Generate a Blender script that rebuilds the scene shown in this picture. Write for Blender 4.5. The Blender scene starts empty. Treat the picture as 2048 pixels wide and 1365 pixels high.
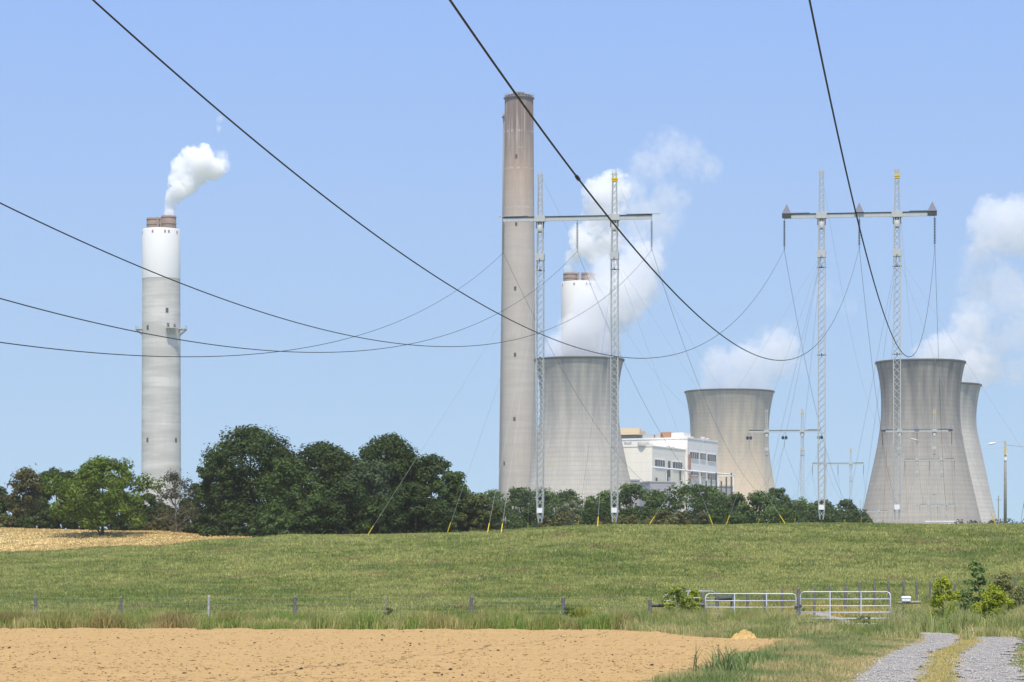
import bpy, math, random
import numpy as np
from mathutils import Vector, Matrix

S = bpy.context.scene
C = S.collection
R = math.radians
F, CX, YH, EYE = 6000.0, 1024.0, 1180.0, 1.7      # focal length in photo pixels, vanishing column, horizon row, eye height

# ------------------------------------------------------------------ camera, sky, sun, exposure
cam = bpy.data.objects.new('camera', bpy.data.cameras.new('camera')); C.objects.link(cam)
cam.location = (0, 0, EYE); cam.rotation_euler = (R(90), 0, 0)
cam.data.sensor_width = 36; cam.data.lens = F / 2048 * 36
cam.data.shift_y = (YH - 682.5) / 2048
cam.data.clip_start = 0.5; cam.data.clip_end = 60000
S.camera = cam
SUN_EL, SUN_AZ = R(66), R(182)                     # azimuth clockwise from +Y
w = bpy.data.worlds.new('World'); S.world = w; w.use_nodes = True
nt = w.node_tree; bg = nt.nodes['Background']
sky = nt.nodes.new('ShaderNodeTexSky'); sky.sky_type = 'NISHITA'; sky.sun_disc = False
sky.sun_elevation = SUN_EL; sky.sun_rotation = SUN_AZ
sky.air_density = 1.0; sky.dust_density = 0.4; sky.ozone_density = 1.5
tcs = nt.nodes.new('ShaderNodeTexCoord'); lift = nt.nodes.new('ShaderNodeVectorMath'); lift.operation = 'ADD'
lift.inputs[1].default_value = (0, 0, 0.24)          # clear dry air: the sky stays blue down to the horizon
nrm = nt.nodes.new('ShaderNodeVectorMath'); nrm.operation = 'NORMALIZE'
nt.links.new(tcs.outputs['Generated'], lift.inputs[0]); nt.links.new(lift.outputs[0], nrm.inputs[0]); nt.links.new(nrm.outputs[0], sky.inputs[0])
tint = nt.nodes.new('ShaderNodeMix'); tint.data_type = 'RGBA'; tint.blend_type = 'MULTIPLY'
tint.inputs['Factor'].default_value = 1.0
sx = nt.nodes.new('ShaderNodeSeparateXYZ'); nt.links.new(tcs.outputs['Generated'], sx.inputs[0])
cr = nt.nodes.new('ShaderNodeValToRGB'); nt.links.new(sx.outputs[2], cr.inputs[0])
cr.color_ramp.elements[0].position = 0.0; cr.color_ramp.elements[0].color = (1.03, 0.935, 0.66, 1)
cr.color_ramp.elements[1].position = 0.19; cr.color_ramp.elements[1].color = (0.95, 0.99, 1.0, 1)
boost = nt.nodes.new('ShaderNodeMix'); boost.data_type = 'RGBA'; boost.blend_type = 'MULTIPLY'; boost.inputs['Factor'].default_value = 1.0
boost.inputs['B'].default_value = (1.0, 1.0, 1.11, 1); nt.links.new(cr.outputs[0], boost.inputs['A']); nt.links.new(boost.outputs['Result'], tint.inputs['B'])
nt.links.new(sky.outputs[0], tint.inputs['A']); nt.links.new(tint.outputs['Result'], bg.inputs[0])
bg.inputs[1].default_value = 0.15
sl = bpy.data.lights.new('sun', 'SUN'); sl.energy = 3.5; sl.angle = R(0.53); sl.color = (1, 0.91, 0.75)
sun = bpy.data.objects.new('sun', sl); C.objects.link(sun)
sd = Vector((math.sin(SUN_AZ) * math.cos(SUN_EL), math.cos(SUN_AZ) * math.cos(SUN_EL), math.sin(SUN_EL)))
sun.rotation_euler = sd.to_track_quat('Z', 'Y').to_euler(); sun.location = (0, -40, 80)
S.view_settings.view_transform = 'Standard'; S.view_settings.look = 'None'
S.view_settings.exposure = 0.62; S.view_settings.gamma = 1
cy = S.cycles
cy.max_bounces = 24; cy.diffuse_bounces = 3; cy.glossy_bounces = 2; cy.transmission_bounces = 4
cy.volume_bounces = 24; cy.transparent_max_bounces = 12; cy.volume_max_steps = 256
cy.use_denoising = True; cy.caustics_reflective = False; cy.caustics_refractive = False

# ------------------------------------------------------------------ helpers
rng = np.random.default_rng(7); random.seed(7)

def _mesh(name, V, faces, mat=None, smooth=False, tint=None):
    me = bpy.data.meshes.new(name)
    V = np.asarray(V, dtype=np.float32)
    if isinstance(faces, np.ndarray):
        n, k = faces.shape
        me.vertices.add(len(V)); me.vertices.foreach_set('co', V.ravel())
        me.loops.add(n * k); me.loops.foreach_set('vertex_index', faces.astype(np.int32).ravel())
        me.polygons.add(n); me.polygons.foreach_set('loop_start', np.arange(0, n * k, k, dtype=np.int32))
        me.update(calc_edges=True)
    else:
        me.from_pydata([tuple(map(float, v)) for v in V], [], faces)
    if smooth:
        me.polygons.foreach_set('use_smooth', np.ones(len(me.polygons), dtype=bool))
    if tint is not None:
        a = me.color_attributes.new('tint', 'FLOAT_COLOR', 'POINT')
        t = np.ones((len(V), 4), np.float32); t[:, :3] = tint
        a.data.foreach_set('color', t.ravel())
    if mat: me.materials.append(mat)
    me.validate(); me.update()
    return me

def put(name, me, parent=None, loc=(0, 0, 0), rot=(0, 0, 0)):
    o = bpy.data.objects.new(name, me); C.objects.link(o)
    o.location = loc; o.rotation_euler = rot
    if parent is not None: o.parent = parent
    return o

def tag(o, label=None, cat=None, group=None, kind=None):
    if label: o['label'] = label
    if cat: o['category'] = cat
    if group: o['group'] = group
    if kind: o['kind'] = kind
    return o

def thing(name, label, cat, loc=(0, 0, 0), rz=0, group=None):
    o = bpy.data.objects.new(name, None); C.objects.link(o)
    o.empty_display_size = 0.3; o.location = loc; o.rotation_euler = (0, 0, rz)
    return tag(o, label, cat, group)

def world(px, py, Y):
    return Vector(((px - CX) * Y / F, Y, EYE + (YH - py) * Y / F))
def wx(px, Y): return (px - CX) * Y / F
def wz(py, Y): return EYE + (YH - py) * Y / F

class MB:
    """collects simple shapes into one mesh"""
    def __init__(s): s.v, s.f = [], []
    def add(s, V, Fc):
        b = len(s.v); s.v += [tuple(v) for v in V]; s.f += [tuple(i + b for i in f) for f in Fc]; return s
    def box(s, x0, x1, y0, y1, z0, z1, M=None):
        V = [Vector(p) for p in ((x0,y0,z0),(x1,y0,z0),(x1,y1,z0),(x0,y1,z0),(x0,y0,z1),(x1,y0,z1),(x1,y1,z1),(x0,y1,z1))]
        if M is not None: V = [M @ v for v in V]
        return s.add(V, [(0,3,2,1),(4,5,6,7),(0,1,5,4),(1,2,6,5),(2,3,7,6),(3,0,4,7)])
    def bar(s, a, b, w, h=None):
        a, b = Vector(a), Vector(b); h = h or w
        d = (b - a); L = d.length
        if L < 1e-6: return s
        q = d.to_track_quat('Z', 'Y').to_matrix().to_4x4(); q.translation = a
        return s.box(-w/2, w/2, -h/2, h/2, 0, L, q)
    def tube(s, pts, r, n=8, caps=True):
        pts = [Vector(p) for p in pts]
        rs = r if hasattr(r, '__len__') else [r] * len(pts)
        b = len(s.v); ref = None
        for i, p in enumerate(pts):
            t = (pts[min(i+1, len(pts)-1)] - pts[max(i-1, 0)]).normalized()
            if ref is None: ref = Vector((0,0,1)) if abs(t.z) < .9 else Vector((1,0,0))
            u = t.cross(ref).normalized(); v = t.cross(u).normalized(); ref = v.cross(t) * -1 if False else ref
            for k in range(n):
                a = 2 * math.pi * k / n
                s.v.append(tuple(p + u * math.cos(a) * rs[i] + v * math.sin(a) * rs[i]))
        for i in range(len(pts) - 1):
            for k in range(n):
                a0 = b + i*n + k; a1 = b + i*n + (k+1) % n
                s.f.append((a0, a1, a1 + n, a0 + n))
        if caps:
            s.f.append(tuple(b + k for k in range(n))[::-1]); e = b + (len(pts)-1)*n
            s.f.append(tuple(e + k for k in range(n)))
        return s
    def lathe(s, prof, n=48, cx=0, cy=0, closed=False):
        b = len(s.v)
        for r, z in prof:
            for k in range(n):
                a = 2*math.pi*k/n; s.v.append((cx + r*math.cos(a), cy + r*math.sin(a), z))
        m = len(prof)
        for i in range(m if closed else m-1):
            j = (i+1) % m
            for k in range(n):
                k1 = (k+1) % n
                s.f.append((b+i*n+k, b+i*n+k1, b+j*n+k1, b+j*n+k))
        return s
    def disc(s, r, z, n=48, cx=0, cy=0):
        b = len(s.v)
        for k in range(n):
            a = 2*math.pi*k/n; s.v.append((cx + r*math.cos(a), cy + r*math.sin(a), z))
        s.f.append(tuple(range(b, b+n))); return s
    def build(s, name, mat, parent=None, smooth=False, loc=(0,0,0), rot=(0,0,0)):
        return put(name, _mesh(name, s.v, s.f, mat, smooth), parent, loc, rot)
    def mesh(s, name, mat, smooth=False): return _mesh(name, s.v, s.f, mat, smooth)

# ---- noise in numpy (value noise)
def vnoise(x, y, seed=0):
    xi, yi = np.floor(x).astype(np.int64), np.floor(y).astype(np.int64)
    fx, fy = x - xi, y - yi
    fx, fy = fx*fx*(3-2*fx), fy*fy*(3-2*fy)
    def h(a, b):
        n = (a * 374761393 + b * 668265263 + seed * 974634777) & 0x7fffffff
        n = ((n ^ (n >> 13)) * 1274126177) & 0x7fffffff
        return ((n ^ (n >> 16)) & 0xffff) / 65535.0
    return (h(xi,yi)*(1-fx)+h(xi+1,yi)*fx)*(1-fy) + (h(xi,yi+1)*(1-fx)+h(xi+1,yi+1)*fx)*fy
def fnoise(x, y, seed=0, oct=4, gain=.5):
    t, a, s = 0, 1, 0
    for i in range(oct):
        t = t + a * vnoise(x * 2**i + 17*i, y * 2**i - 9*i, seed + i); s += a; a *= gain
    return t / s

# ------------------------------------------------------------------ materials
def new_mat(name):
    m = bpy.data.materials.new(name); m.use_nodes = True
    return m, m.node_tree, m.node_tree.nodes['Principled BSDF']
def N(nt, typ, **kw):
    n = nt.nodes.new(typ)
    for k, v in kw.items(): setattr(n, k, v)
    return n
def math_n(nt, op, a, b=None, c=None):
    n = nt.nodes.new('ShaderNodeMath'); n.operation = op
    for i, v in enumerate((a, b, c)):
        if v is None: continue
        if isinstance(v, (int, float)): n.inputs[i].default_value = v
        else: nt.links.new(v, n.inputs[i])
    return n.outputs[0]
def mix_n(nt, fac, a, b, mode='MIX'):
    n = nt.nodes.new('ShaderNodeMix'); n.data_type = 'RGBA'; n.blend_type = mode
    for k, v in (('Factor', fac), ('A', a), ('B', b)):
        s = n.inputs[k] if k == 'Factor' else n.inputs[{'A': 6, 'B': 7}[k]]
        if isinstance(v, (int, float)): s.default_value = v
        elif isinstance(v, tuple): s.default_value = (*v, 1)[:4]
        else: nt.links.new(v, s)
    return n.outputs[2]
def ramp_n(nt, fac, stops):
    n = nt.nodes.new('ShaderNodeValToRGB'); e = n.color_ramp.elements
    for i, (p, c) in enumerate(stops):
        if i > 1: e.new(p)
        e[i].position = p; e[i].color = (*((c,)*3 if isinstance(c, (int, float)) else c), 1)
    nt.links.new(fac, n.inputs[0]); return n.outputs[0]
def noise_n(nt, scale, vec=None, detail=4, rough=.55):
    n = nt.nodes.new('ShaderNodeTexNoise'); n.inputs['Scale'].default_value = scale
    n.inputs['Detail'].default_value = detail; n.inputs['Roughness'].default_value = rough
    if vec is not None: nt.links.new(vec, n.inputs['Vector'])
    return n.outputs['Fac']
def scaled(nt, vec, s):
    n = nt.nodes.new('ShaderNodeMapping'); n.inputs['Scale'].default_value = s
    nt.links.new(vec, n.inputs['Vector']); return n.outputs[0]
def objco(nt): return N(nt, 'ShaderNodeTexCoord').outputs['Object']
def bump_n(nt, h, bs, strength=.3, dist=.05):
    b = nt.nodes.new('ShaderNodeBump'); b.inputs['Strength'].default_value = strength; b.inputs['Distance'].default_value = dist
    nt.links.new(h, b.inputs['Height']); nt.links.new(b.outputs[0], bs.inputs['Normal'])

def mat_plain(name, col, rough=.6, metal=0, var=.25, scale=3):
    m, nt, bs = new_mat(name)
    f = noise_n(nt, scale, objco(nt), 5)
    a = tuple(c*(1-var) for c in col); b = tuple(min(1, c*(1+var)) for c in col)
    nt.links.new(mix_n(nt, f, a, b), bs.inputs['Base Color'])
    bs.inputs['Roughness'].default_value = rough; bs.inputs['Metallic'].default_value = metal
    bs.inputs['Specular IOR Level'].default_value = .3
    return m
def mat_tint(name, trans=.25, rough=.65, noise=0.25):
    m, nt, bs = new_mat(name)
    a = N(nt, 'ShaderNodeAttribute', attribute_name='tint')
    f = noise_n(nt, .9, objco(nt), 3)
    col = mix_n(nt, f, tuple([1-noise]*3), tuple([1+noise]*3))
    col = mix_n(nt, 1.0, a.outputs['Color'], col, 'MULTIPLY')
    nt.links.new(col, bs.inputs['Base Color']); bs.inputs['Roughness'].default_value = rough
    bs.inputs['Specular IOR Level'].default_value = .25
    if trans:
        t = N(nt, 'ShaderNodeBsdfTranslucent'); nt.links.new(col, t.inputs[0])
        mx = N(nt, 'ShaderNodeMixShader'); mx.inputs[0].default_value = trans
        out = nt.nodes['Material Output']
        nt.links.new(bs.outputs[0], mx.inputs[1]); nt.links.new(t.outputs[0], mx.inputs[2]); nt.links.new(mx.outputs[0], out.inputs['Surface'])
    return m

M = {}
M['galv'] = mat_plain('galvanised_steel', (.46, .47, .455), .55, 0, .15, 2)
M['galv_dark'] = mat_plain('dark_steel', (.06, .065, .06), .6, 0, .2, 2)
M['cone'] = mat_plain('grey_sheet_cone', (.13, .14, .19), .5, 0, .1, 2)
M['gate_tube'] = mat_plain('gate_tube_metal', (.62, .64, .68), .4, 0, .15, 6)
M['porcelain'] = mat_plain('grey_porcelain', (.26, .26, .255), .4, 0, .5, 9)
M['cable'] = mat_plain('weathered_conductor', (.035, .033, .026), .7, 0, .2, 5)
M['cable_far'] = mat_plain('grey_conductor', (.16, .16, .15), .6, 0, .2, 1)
M['steelwire'] = mat_plain('zinc_strand', (.40, .41, .40), .6, 0, .15, 1)
M['yellow'] = mat_plain('yellow_plastic', (.72, .50, .015), .5, 0, .12, 3)
M['white_paint'] = mat_plain('white_painted_metal', (.78, .78, .77), .5, 0, .08, 3)
M['black'] = mat_plain('black_rubber', (.02, .02, .02), .6, 0, .2, 3)
M['leaf'] = mat_tint('leaf_foliage', .34)
M['blade'] = mat_tint('grass_blades', .3, .7, .2)
M['bark'] = mat_plain('tree_bark', (.085, .065, .05), .9, 0, .35, 4)
M['pale_bark'] = mat_plain('pale_dead_wood', (.17, .148, .125), .9, 0, .3, 5)

def mat_wood(name, col):
    m, nt, bs = new_mat(name)
    co = objco(nt)
    f = noise_n(nt, 14, scaled(nt, co, (1, 1, .09)), 6, .65)
    g = noise_n(nt, 5, co, 4)
    c = mix_n(nt, f, tuple(x*.45 for x in col), tuple(min(1, x*1.4) for x in col))
    c = mix_n(nt, ramp_n(nt, g, [(.45, 0), (.65, 1)]), c, tuple(x*.6 for x in col))
    nt.links.new(c, bs.inputs['Base Color']); bs.inputs['Roughness'].default_value = .9
    bump_n(nt, f, bs, .6, .02); return m
M['wood_grey'] = mat_wood('weathered_grey_wood', (.19, .18, .165))
M['wood_silver'] = mat_wood('silver_bleached_wood', (.50, .49, .50))
M['wood_tan'] = mat_wood('tan_split_wood', (.33, .29, .22))
M['wood_pole'] = mat_wood('treated_pole_wood', (.34, .32, .26))

def mat_concrete(name, base, band=.1, zscale=.25, stain=None, top=None, grid=None, streak=.3, haze=0):
    """ring-cast concrete: bands of lifts, vertical streaks, optional joint grid; surface stains, plus shade painted in below the cooling tower flares"""
    m, nt, bs = new_mat(name)
    co = objco(nt)
    sep = N(nt, 'ShaderNodeSeparateXYZ'); nt.links.new(co, sep.inputs[0]); x, y, z = sep.outputs
    ang = math_n(nt, 'ARCTAN2', y, x)
    comb = N(nt, 'ShaderNodeCombineXYZ'); nt.links.new(ang, comb.inputs[0]); nt.links.new(z, comb.inputs[1])
    ac = comb.outputs[0]
    lift = noise_n(nt, 1, scaled(nt, ac, (.25, zscale, 1)), 4, .6)
    c = mix_n(nt, ramp_n(nt, lift, [(.38, 0), (.62, 1)]), tuple(k*(1-band) for k in base), tuple(k*(1+band) for k in base))
    fine = noise_n(nt, 1, scaled(nt, ac, (.6, zscale*6, 1)), 3, .6)
    c = mix_n(nt, math_n(nt, 'MULTIPLY', ramp_n(nt, fine, [(.5, 0), (.66, 1)]), .5), c, tuple(k*(1-band*1.3) for k in base))
    st = noise_n(nt, 1, scaled(nt, ac, (26, .035, 1)), 5, .65)
    c = mix_n(nt, math_n(nt, 'MULTIPLY', ramp_n(nt, st, [(.48, 0), (.72, 1)]), streak), c, tuple(k*.6 for k in base))
    pt = noise_n(nt, 1, scaled(nt, ac, (2.2, .03, 1)), 4, .6)
    c = mix_n(nt, math_n(nt, 'MULTIPLY', ramp_n(nt, pt, [(.42, 0), (.68, 1)]), .35), c, tuple(k*.78 for k in base))
    if grid:
        na, hz, amt = grid
        ga = math_n(nt, 'FRACT', math_n(nt, 'MULTIPLY', ang, na / (2*math.pi)))
        gz = math_n(nt, 'FRACT', math_n(nt, 'DIVIDE', z, hz))
        la = math_n(nt, 'LESS_THAN', ga, .22); lz = math_n(nt, 'LESS_THAN', gz, .25)
        gn = noise_n(nt, 1, scaled(nt, ac, (3, .05, 1)), 3)
        l = math_n(nt, 'MULTIPLY', math_n(nt, 'MULTIPLY', math_n(nt, 'MAXIMUM', la, lz), amt), gn)
        c = mix_n(nt, l, c, tuple(k*.45 for k in base))
        wn = N(nt, 'ShaderNodeTexWhiteNoise', noise_dimensions='2D')
        cb = N(nt, 'ShaderNodeCombineXYZ')
        nt.links.new(math_n(nt, 'FLOOR', math_n(nt, 'MULTIPLY', ang, na / (2*math.pi))), cb.inputs[0])
        nt.links.new(math_n(nt, 'FLOOR', math_n(nt, 'DIVIDE', z, hz)), cb.inputs[1]); nt.links.new(cb.outputs[0], wn.inputs['Vector'])
        c = mix_n(nt, math_n(nt, 'MULTIPLY', wn.outputs[0], .13), c, tuple(k*.4 for k in base))
    for zz, zw, col, amt in (stain or []):          # stained bands of the shaft: height, softness, colour, strength
        f = math_n(nt, 'SUBTRACT', 1, math_n(nt, 'MINIMUM', 1, math_n(nt, 'DIVIDE', math_n(nt, 'ABSOLUTE', math_n(nt, 'SUBTRACT', z, zz)), zw)))
        sn = noise_n(nt, 1, scaled(nt, ac, (4, .03, 1)), 5, .6)
        f = math_n(nt, 'MULTIPLY', math_n(nt, 'MULTIPLY', f, amt), ramp_n(nt, sn, [(.25, .25), (.6, 1)] if zw > 5 else [(.47, 0), (.56, 1)]))
        c = mix_n(nt, f, c, col)
    if top:                                          # chimney soot from the rim; on cooling towers streaks and painted under-flare shade
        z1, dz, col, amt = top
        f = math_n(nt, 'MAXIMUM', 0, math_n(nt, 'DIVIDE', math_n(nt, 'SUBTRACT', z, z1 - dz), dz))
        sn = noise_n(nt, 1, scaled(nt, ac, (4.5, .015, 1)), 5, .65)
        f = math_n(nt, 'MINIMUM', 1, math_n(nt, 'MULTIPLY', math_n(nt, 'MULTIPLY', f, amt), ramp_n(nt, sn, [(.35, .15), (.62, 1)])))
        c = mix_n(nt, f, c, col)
    nt.links.new(c, bs.inputs['Base Color']); bs.inputs['Roughness'].default_value = .9
    bs.inputs['Specular IOR Level'].default_value = .2
    return m

# ------------------------------------------------------------------ terrain
PXK = np.array([-400, 0, 300, 430, 600, 900, 1200, 1700, 2500.])
YK = np.array([-9000, 146, 200, 250, 290, 330, 400, 440, 470, 600, 900, 1250, 1700, 2200, 9000.])
ZK = np.array([
 [0,0, .8,1.8,2.9,4.3, 6.6,10.4,11.2,10,7,7,6,4,4],
 [0,0, .8,1.8,2.9,4.4, 6.7,10.4,11.1,10,7,7,6,4,4],
 [0,0, .8,1.9,3.2,4.9, 7.6,10.1,10.6,9.5,7,7,6,4,4],
 [0,0, .8,1.9,3.4,5.3, 8.2, 9.5,9.9, 9,7,7,6,4,4],
 [0,0, .8,2.0,3.7,5.9, 8.8, 8.9,8.6,6.5,6.5,8,6,4,4],
 [0,0, .85,2.1,3.9,6.2, 9.15, 9.2,8.8,6.5,6.5,9,7,4,4],
 [0,0, .9,2.2,4.2,6.7,10.1, 9.8,9.2,6.5,6.5,9,7,4,4],
 [0,0, .9,2.2,4.2,6.7,10.35, 9.9,9.2,6.5,6.5,9,7,4,4],
 [0,0, .9,2.2,4.2,6.6,9.9, 9.6,9.0,6.5,6.5,9,7,4,4]], float)
def ground_z(X, Y):
    X, Y = np.asarray(X, float), np.asarray(Y, float)
    Yc = np.clip(Y, YK[0], YK[-1]); px = np.clip(CX + F * X / np.maximum(Y, 60), PXK[0], PXK[-1])
    i = np.clip(np.searchsorted(PXK, px) - 1, 0, len(PXK)-2); a = (px - PXK[i]) / (PXK[i+1]-PXK[i]); a = a*a*(3-2*a)
    j = np.clip(np.searchsorted(YK, Yc) - 1, 0, len(YK)-2); h = YK[j+1]-YK[j]; b = (Yc - YK[j]) / h
    D = np.gradient(ZK, YK, axis=1) * 0.85; D[:, :2] = 0
    def herm(i):
        p0, p1, m0, m1 = ZK[i, j], ZK[i, j+1], D[i, j]*h, D[i, j+1]*h
        return (2*b**3-3*b**2+1)*p0 + (b**3-2*b**2+b)*m0 + (-2*b**3+3*b**2)*p1 + (b**3-b**2)*m1
    z = herm(i)*(1-a) + herm(i+1)*a
    und = (fnoise(X/14, Y/14, 5, 3) - .5) * .5 * np.clip((Y-150)/60, 0, 1) * np.clip((900-Y)/300, 0, 1)
    return z + und
def gz(X, Y): return float(ground_z(np.array([X]), np.array([Y]))[0])

def grid_sheet(name, xs, ys, mat, dz=0, keep=None, kind='structure', relief=None):
    X, Y = np.meshgrid(xs, ys); Z = ground_z(X, Y) + dz
    if relief is not None: Z = Z + relief(X, Y)
    nx, ny = len(xs), len(ys)
    idx = np.arange(nx*ny).reshape(ny, nx)
    f = np.stack([idx[:-1,:-1], idx[:-1,1:], idx[1:,1:], idx[1:,:-1]], -1).reshape(-1, 4)
    V = np.stack([X, Y, Z], -1).reshape(-1, 3)
    if keep is not None:
        c = V[f].mean(1); f = f[keep(c[:,0], c[:,1])]
        u, inv = np.unique(f, return_inverse=True); V = V[u]; f = inv.reshape(-1, 4)
    o = put(name, _mesh(name, V, f, mat, True)); tag(o, kind=kind); return o

def mat_ground():
    m, nt, bs = new_mat('pasture_ground')
    co = objco(nt)
    a = noise_n(nt, .08, co, 5); b = noise_n(nt, 3.0, co, 6, .7); d = noise_n(nt, .5, scaled(nt, co, (.5, 1, 1)), 4)
    c = mix_n(nt, a, (.14, .17, .055), (.26, .25, .09))
    c = mix_n(nt, ramp_n(nt, b, [(.35, 0), (.7, 1)]), c, (.11, .13, .045))
    c = mix_n(nt, ramp_n(nt, d, [(.5, 0), (.75, .6)]), c, (.30, .26, .11))
    nt.links.new(c, bs.inputs['Base Color']); bs.inputs['Roughness'].default_value = 1
    bs.inputs['Specular IOR Level'].default_value = .1
    bump_n(nt, b, bs, .7, .1); return m
def mat_hay():
    m, nt, bs = new_mat('cut_hay_ground')
    co = objco(nt)
    a = noise_n(nt, .25, scaled(nt, co, (.4, 1, 1)), 5, .65); b = noise_n(nt, 2.5, co, 6, .7)
    c = mix_n(nt, ramp_n(nt, a, [(.3, 0), (.7, 1)]), (.48, .36, .15), (.68, .53, .25))
    c = mix_n(nt, ramp_n(nt, b, [(.4, 0), (.7, .5)]), c, (.26, .22, .08))
    nt.links.new(c, bs.inputs['Base Color']); bs.inputs['Roughness'].default_value = 1
    bump_n(nt, b, bs, .8, .12); return m
def mat_soil():
    m, nt, bs = new_mat('dry_ploughed_soil')
    co = objco(nt)
    a = noise_n(nt, .35, scaled(nt, co, (1, 2.2, 1)), 5); b = noise_n(nt, 7, co, 7, .7); d = noise_n(nt, 22, co, 4, .7)
    c = mix_n(nt, a, (.325, .21, .09), (.40, .268, .12))
    c = mix_n(nt, ramp_n(nt, b, [(.38, 0), (.75, .8)]), c, (.46, .32, .15))
    c = mix_n(nt, ramp_n(nt, d, [(.62, 0), (.74, .75)]), c, (.20, .125, .055))
    nt.links.new(c, bs.inputs['Base Color']); bs.inputs['Roughness'].default_value = 1
    bs.inputs['Specular IOR Level'].default_value = .1
    bump_n(nt, b, bs, .55, .06); return m
def mat_gravel():
    m, nt, bs = new_mat('grey_gravel')
    co = objco(nt)
    v = N(nt, 'ShaderNodeTexVoronoi'); v.inputs['Scale'].default_value = 22; nt.links.new(co, v.inputs['Vector'])
    s = N(nt, 'ShaderNodeSeparateColor'); nt.links.new(v.outputs['Color'], s.inputs[0])
    c = ramp_n(nt, s.outputs[0], [(0, (.19, .178, .16)), (.45, (.275, .258, .234)), (1, (.38, .36, .33))])
    a = noise_n(nt, 1.1, co, 5)
    c = mix_n(nt, ramp_n(nt, a, [(.42, 0), (.66, .7)]), c, (.38, .33, .25))
    nt.links.new(c, bs.inputs['Base Color']); bs.inputs['Roughness'].default_value = .95
    bump_n(nt, v.outputs['Distance'], bs, .8, .03); return m

xs = np.concatenate([-np.geomspace(6000, 130, 26), np.arange(-126, 128, 2.0), np.geomspace(130, 6000, 26)])
ys = np.concatenate([np.array([-300, -100, -40, 0, 30, 60, 90]), np.arange(110, 520, 2.5), np.geomspace(525, 30000, 60)])
grid_sheet('ground', xs, ys, mat_ground())

def hay_edge(X, Y):         # true inside the cut hay field
    px = CX + F * X / Y
    far = 398 + 7*(fnoise(X/6, Y/6, 3, 3)-.5) + np.clip((px - 330)/140, 0, 3)*14
    return (Y > far) & (Y < 520) & (px < 520)
grid_sheet('hay_field', np.arange(-140, -20, .8), np.arange(388, 520, .6), mat_hay(), .06, hay_edge)

def road_c(Y): return np.interp(Y, [20, 55, 78, 98, 112, 130, 150, 175], [3.2, 6.8, 10.3, 14.0, 16.0, 16.9, 16.8, 17.6])
def field_edge(Y):          # right-hand border of the ploughed field (x) for a depth
    return np.interp(Y, [20, 50, 55, 62, 70, 78, 90, 97, 102, 124], [0, 2.2, 3.2, 4.2, 5.5, 6.6, 8.3, 9.2, 6.5, 5.0])
def far_edge(X): return np.interp(X, [-60, -20, 0, 4.5, 7, 10, 14], [124, 124, 122, 119, 103, 99, 97]) + 4.5*(fnoise(X/.9, X*0, 8, 4)-.5)
def soil_keep(X, Y): return (X < field_edge(Y) + .8*(fnoise(X/2, Y/2, 4, 3)-.5)) & (Y < far_edge(X))
def soil_relief(X, Y):
    row = .022*np.sin((Y + .25*X + 2*fnoise(X/9, Y/9, 2, 2)) * 2*np.pi/.9)
    return .02 + row + .11*(fnoise(X/.45, Y/.45, 1, 4, .6) - .45) + .10*(fnoise(X/4, Y/4, 6, 2) - .5)
grid_sheet('ploughed_field', np.arange(-30, 13, .1), np.concatenate([np.arange(20, 50, .5), np.arange(50, 125, .12)]), mat_soil(), .05, soil_keep, relief=soil_relief)

def track(Y, off, wv):
    return road_c(Y) + off
def track_keep(off, hw, y1, seed):
    def k(X, Y):
        d = np.abs(X - road_c(Y) - off) - hw
        return (d < .9*(fnoise(X/.7, Y/1.8, seed, 4)-.47)) & (Y < y1)
    return k
gr = mat_gravel()
rel = lambda X, Y: .03*(fnoise(X/.25, Y/.25, 12, 3)-.5)
grid_sheet('gravel_track', np.arange(1, 22, .09), np.arange(22, 178, .16), gr, .03, track_keep(0, .62, 176, 31), relief=rel)
grid_sheet('gravel_track', np.arange(1, 28, .09), np.arange(22, 112, .16), gr, .03, track_keep(1.95, .68, 106, 37), relief=rel)

# ------------------------------------------------------------------ grasses, clods and stones (nobody could count them)
def blades(P, h, wd, col, nb=3, lean=.35, spread=.1):
    """P: (n,3) tuft bases; each tuft is nb bent two-face blades"""
    n = len(P); k = n * nb
    base = np.repeat(P, nb, 0) + np.concatenate([rng.normal(0, spread, (k, 2)), np.zeros((k, 1))], 1)
    hh = np.repeat(h, nb) * rng.uniform(.6, 1.15, k); ww = np.repeat(wd, nb) * rng.uniform(.7, 1.3, k)
    a = rng.uniform(0, 2*np.pi, k); la = rng.uniform(0, 2*np.pi, k); ll = np.abs(rng.normal(0, lean, k))
    side = np.stack([np.cos(a), np.sin(a), np.zeros(k)], 1) * ww[:, None] / 2
    ld = np.stack([np.cos(la), np.sin(la), np.zeros(k)], 1) * (ll * hh)[:, None]
    up = np.zeros((k, 3)); up[:, 2] = 1
    mid = base + ld * .3 + up * (hh * .58)[:, None]; tip = base + ld + up * (hh * (1 - .25*ll))[:, None]
    base = base - up * .03
    V = np.stack([base - side, base + side, mid + side*.75, mid - side*.75, tip], 1).reshape(-1, 3)
    i = np.arange(k)[:, None] * 5
    f = np.concatenate([i + np.array([0, 1, 2]), i + np.array([0, 2, 3]), i + np.array([3, 2, 4])], 0)
    cc = np.repeat(np.repeat(col, nb, 0) * rng.uniform(.8, 1.2, (k, 1)), 5, 0)
    return V, f, cc
def stuff(name, V, f, col, mat, label, cat):
    return tag(put(name, _mesh(name, V, f, mat, False, col)), label, cat, kind='stuff')
def lerp(a, b, t): return np.array(a)[None]*(1-t[:, None]) + np.array(b)[None]*t[:, None]

def in_tracks(X, Y, m=0.0):
    return ((np.abs(X-road_c(Y)) < .62+m) & (Y < 176)) | ((np.abs(X-road_c(Y)-1.95) < .68+m) & (Y < 106))

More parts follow.
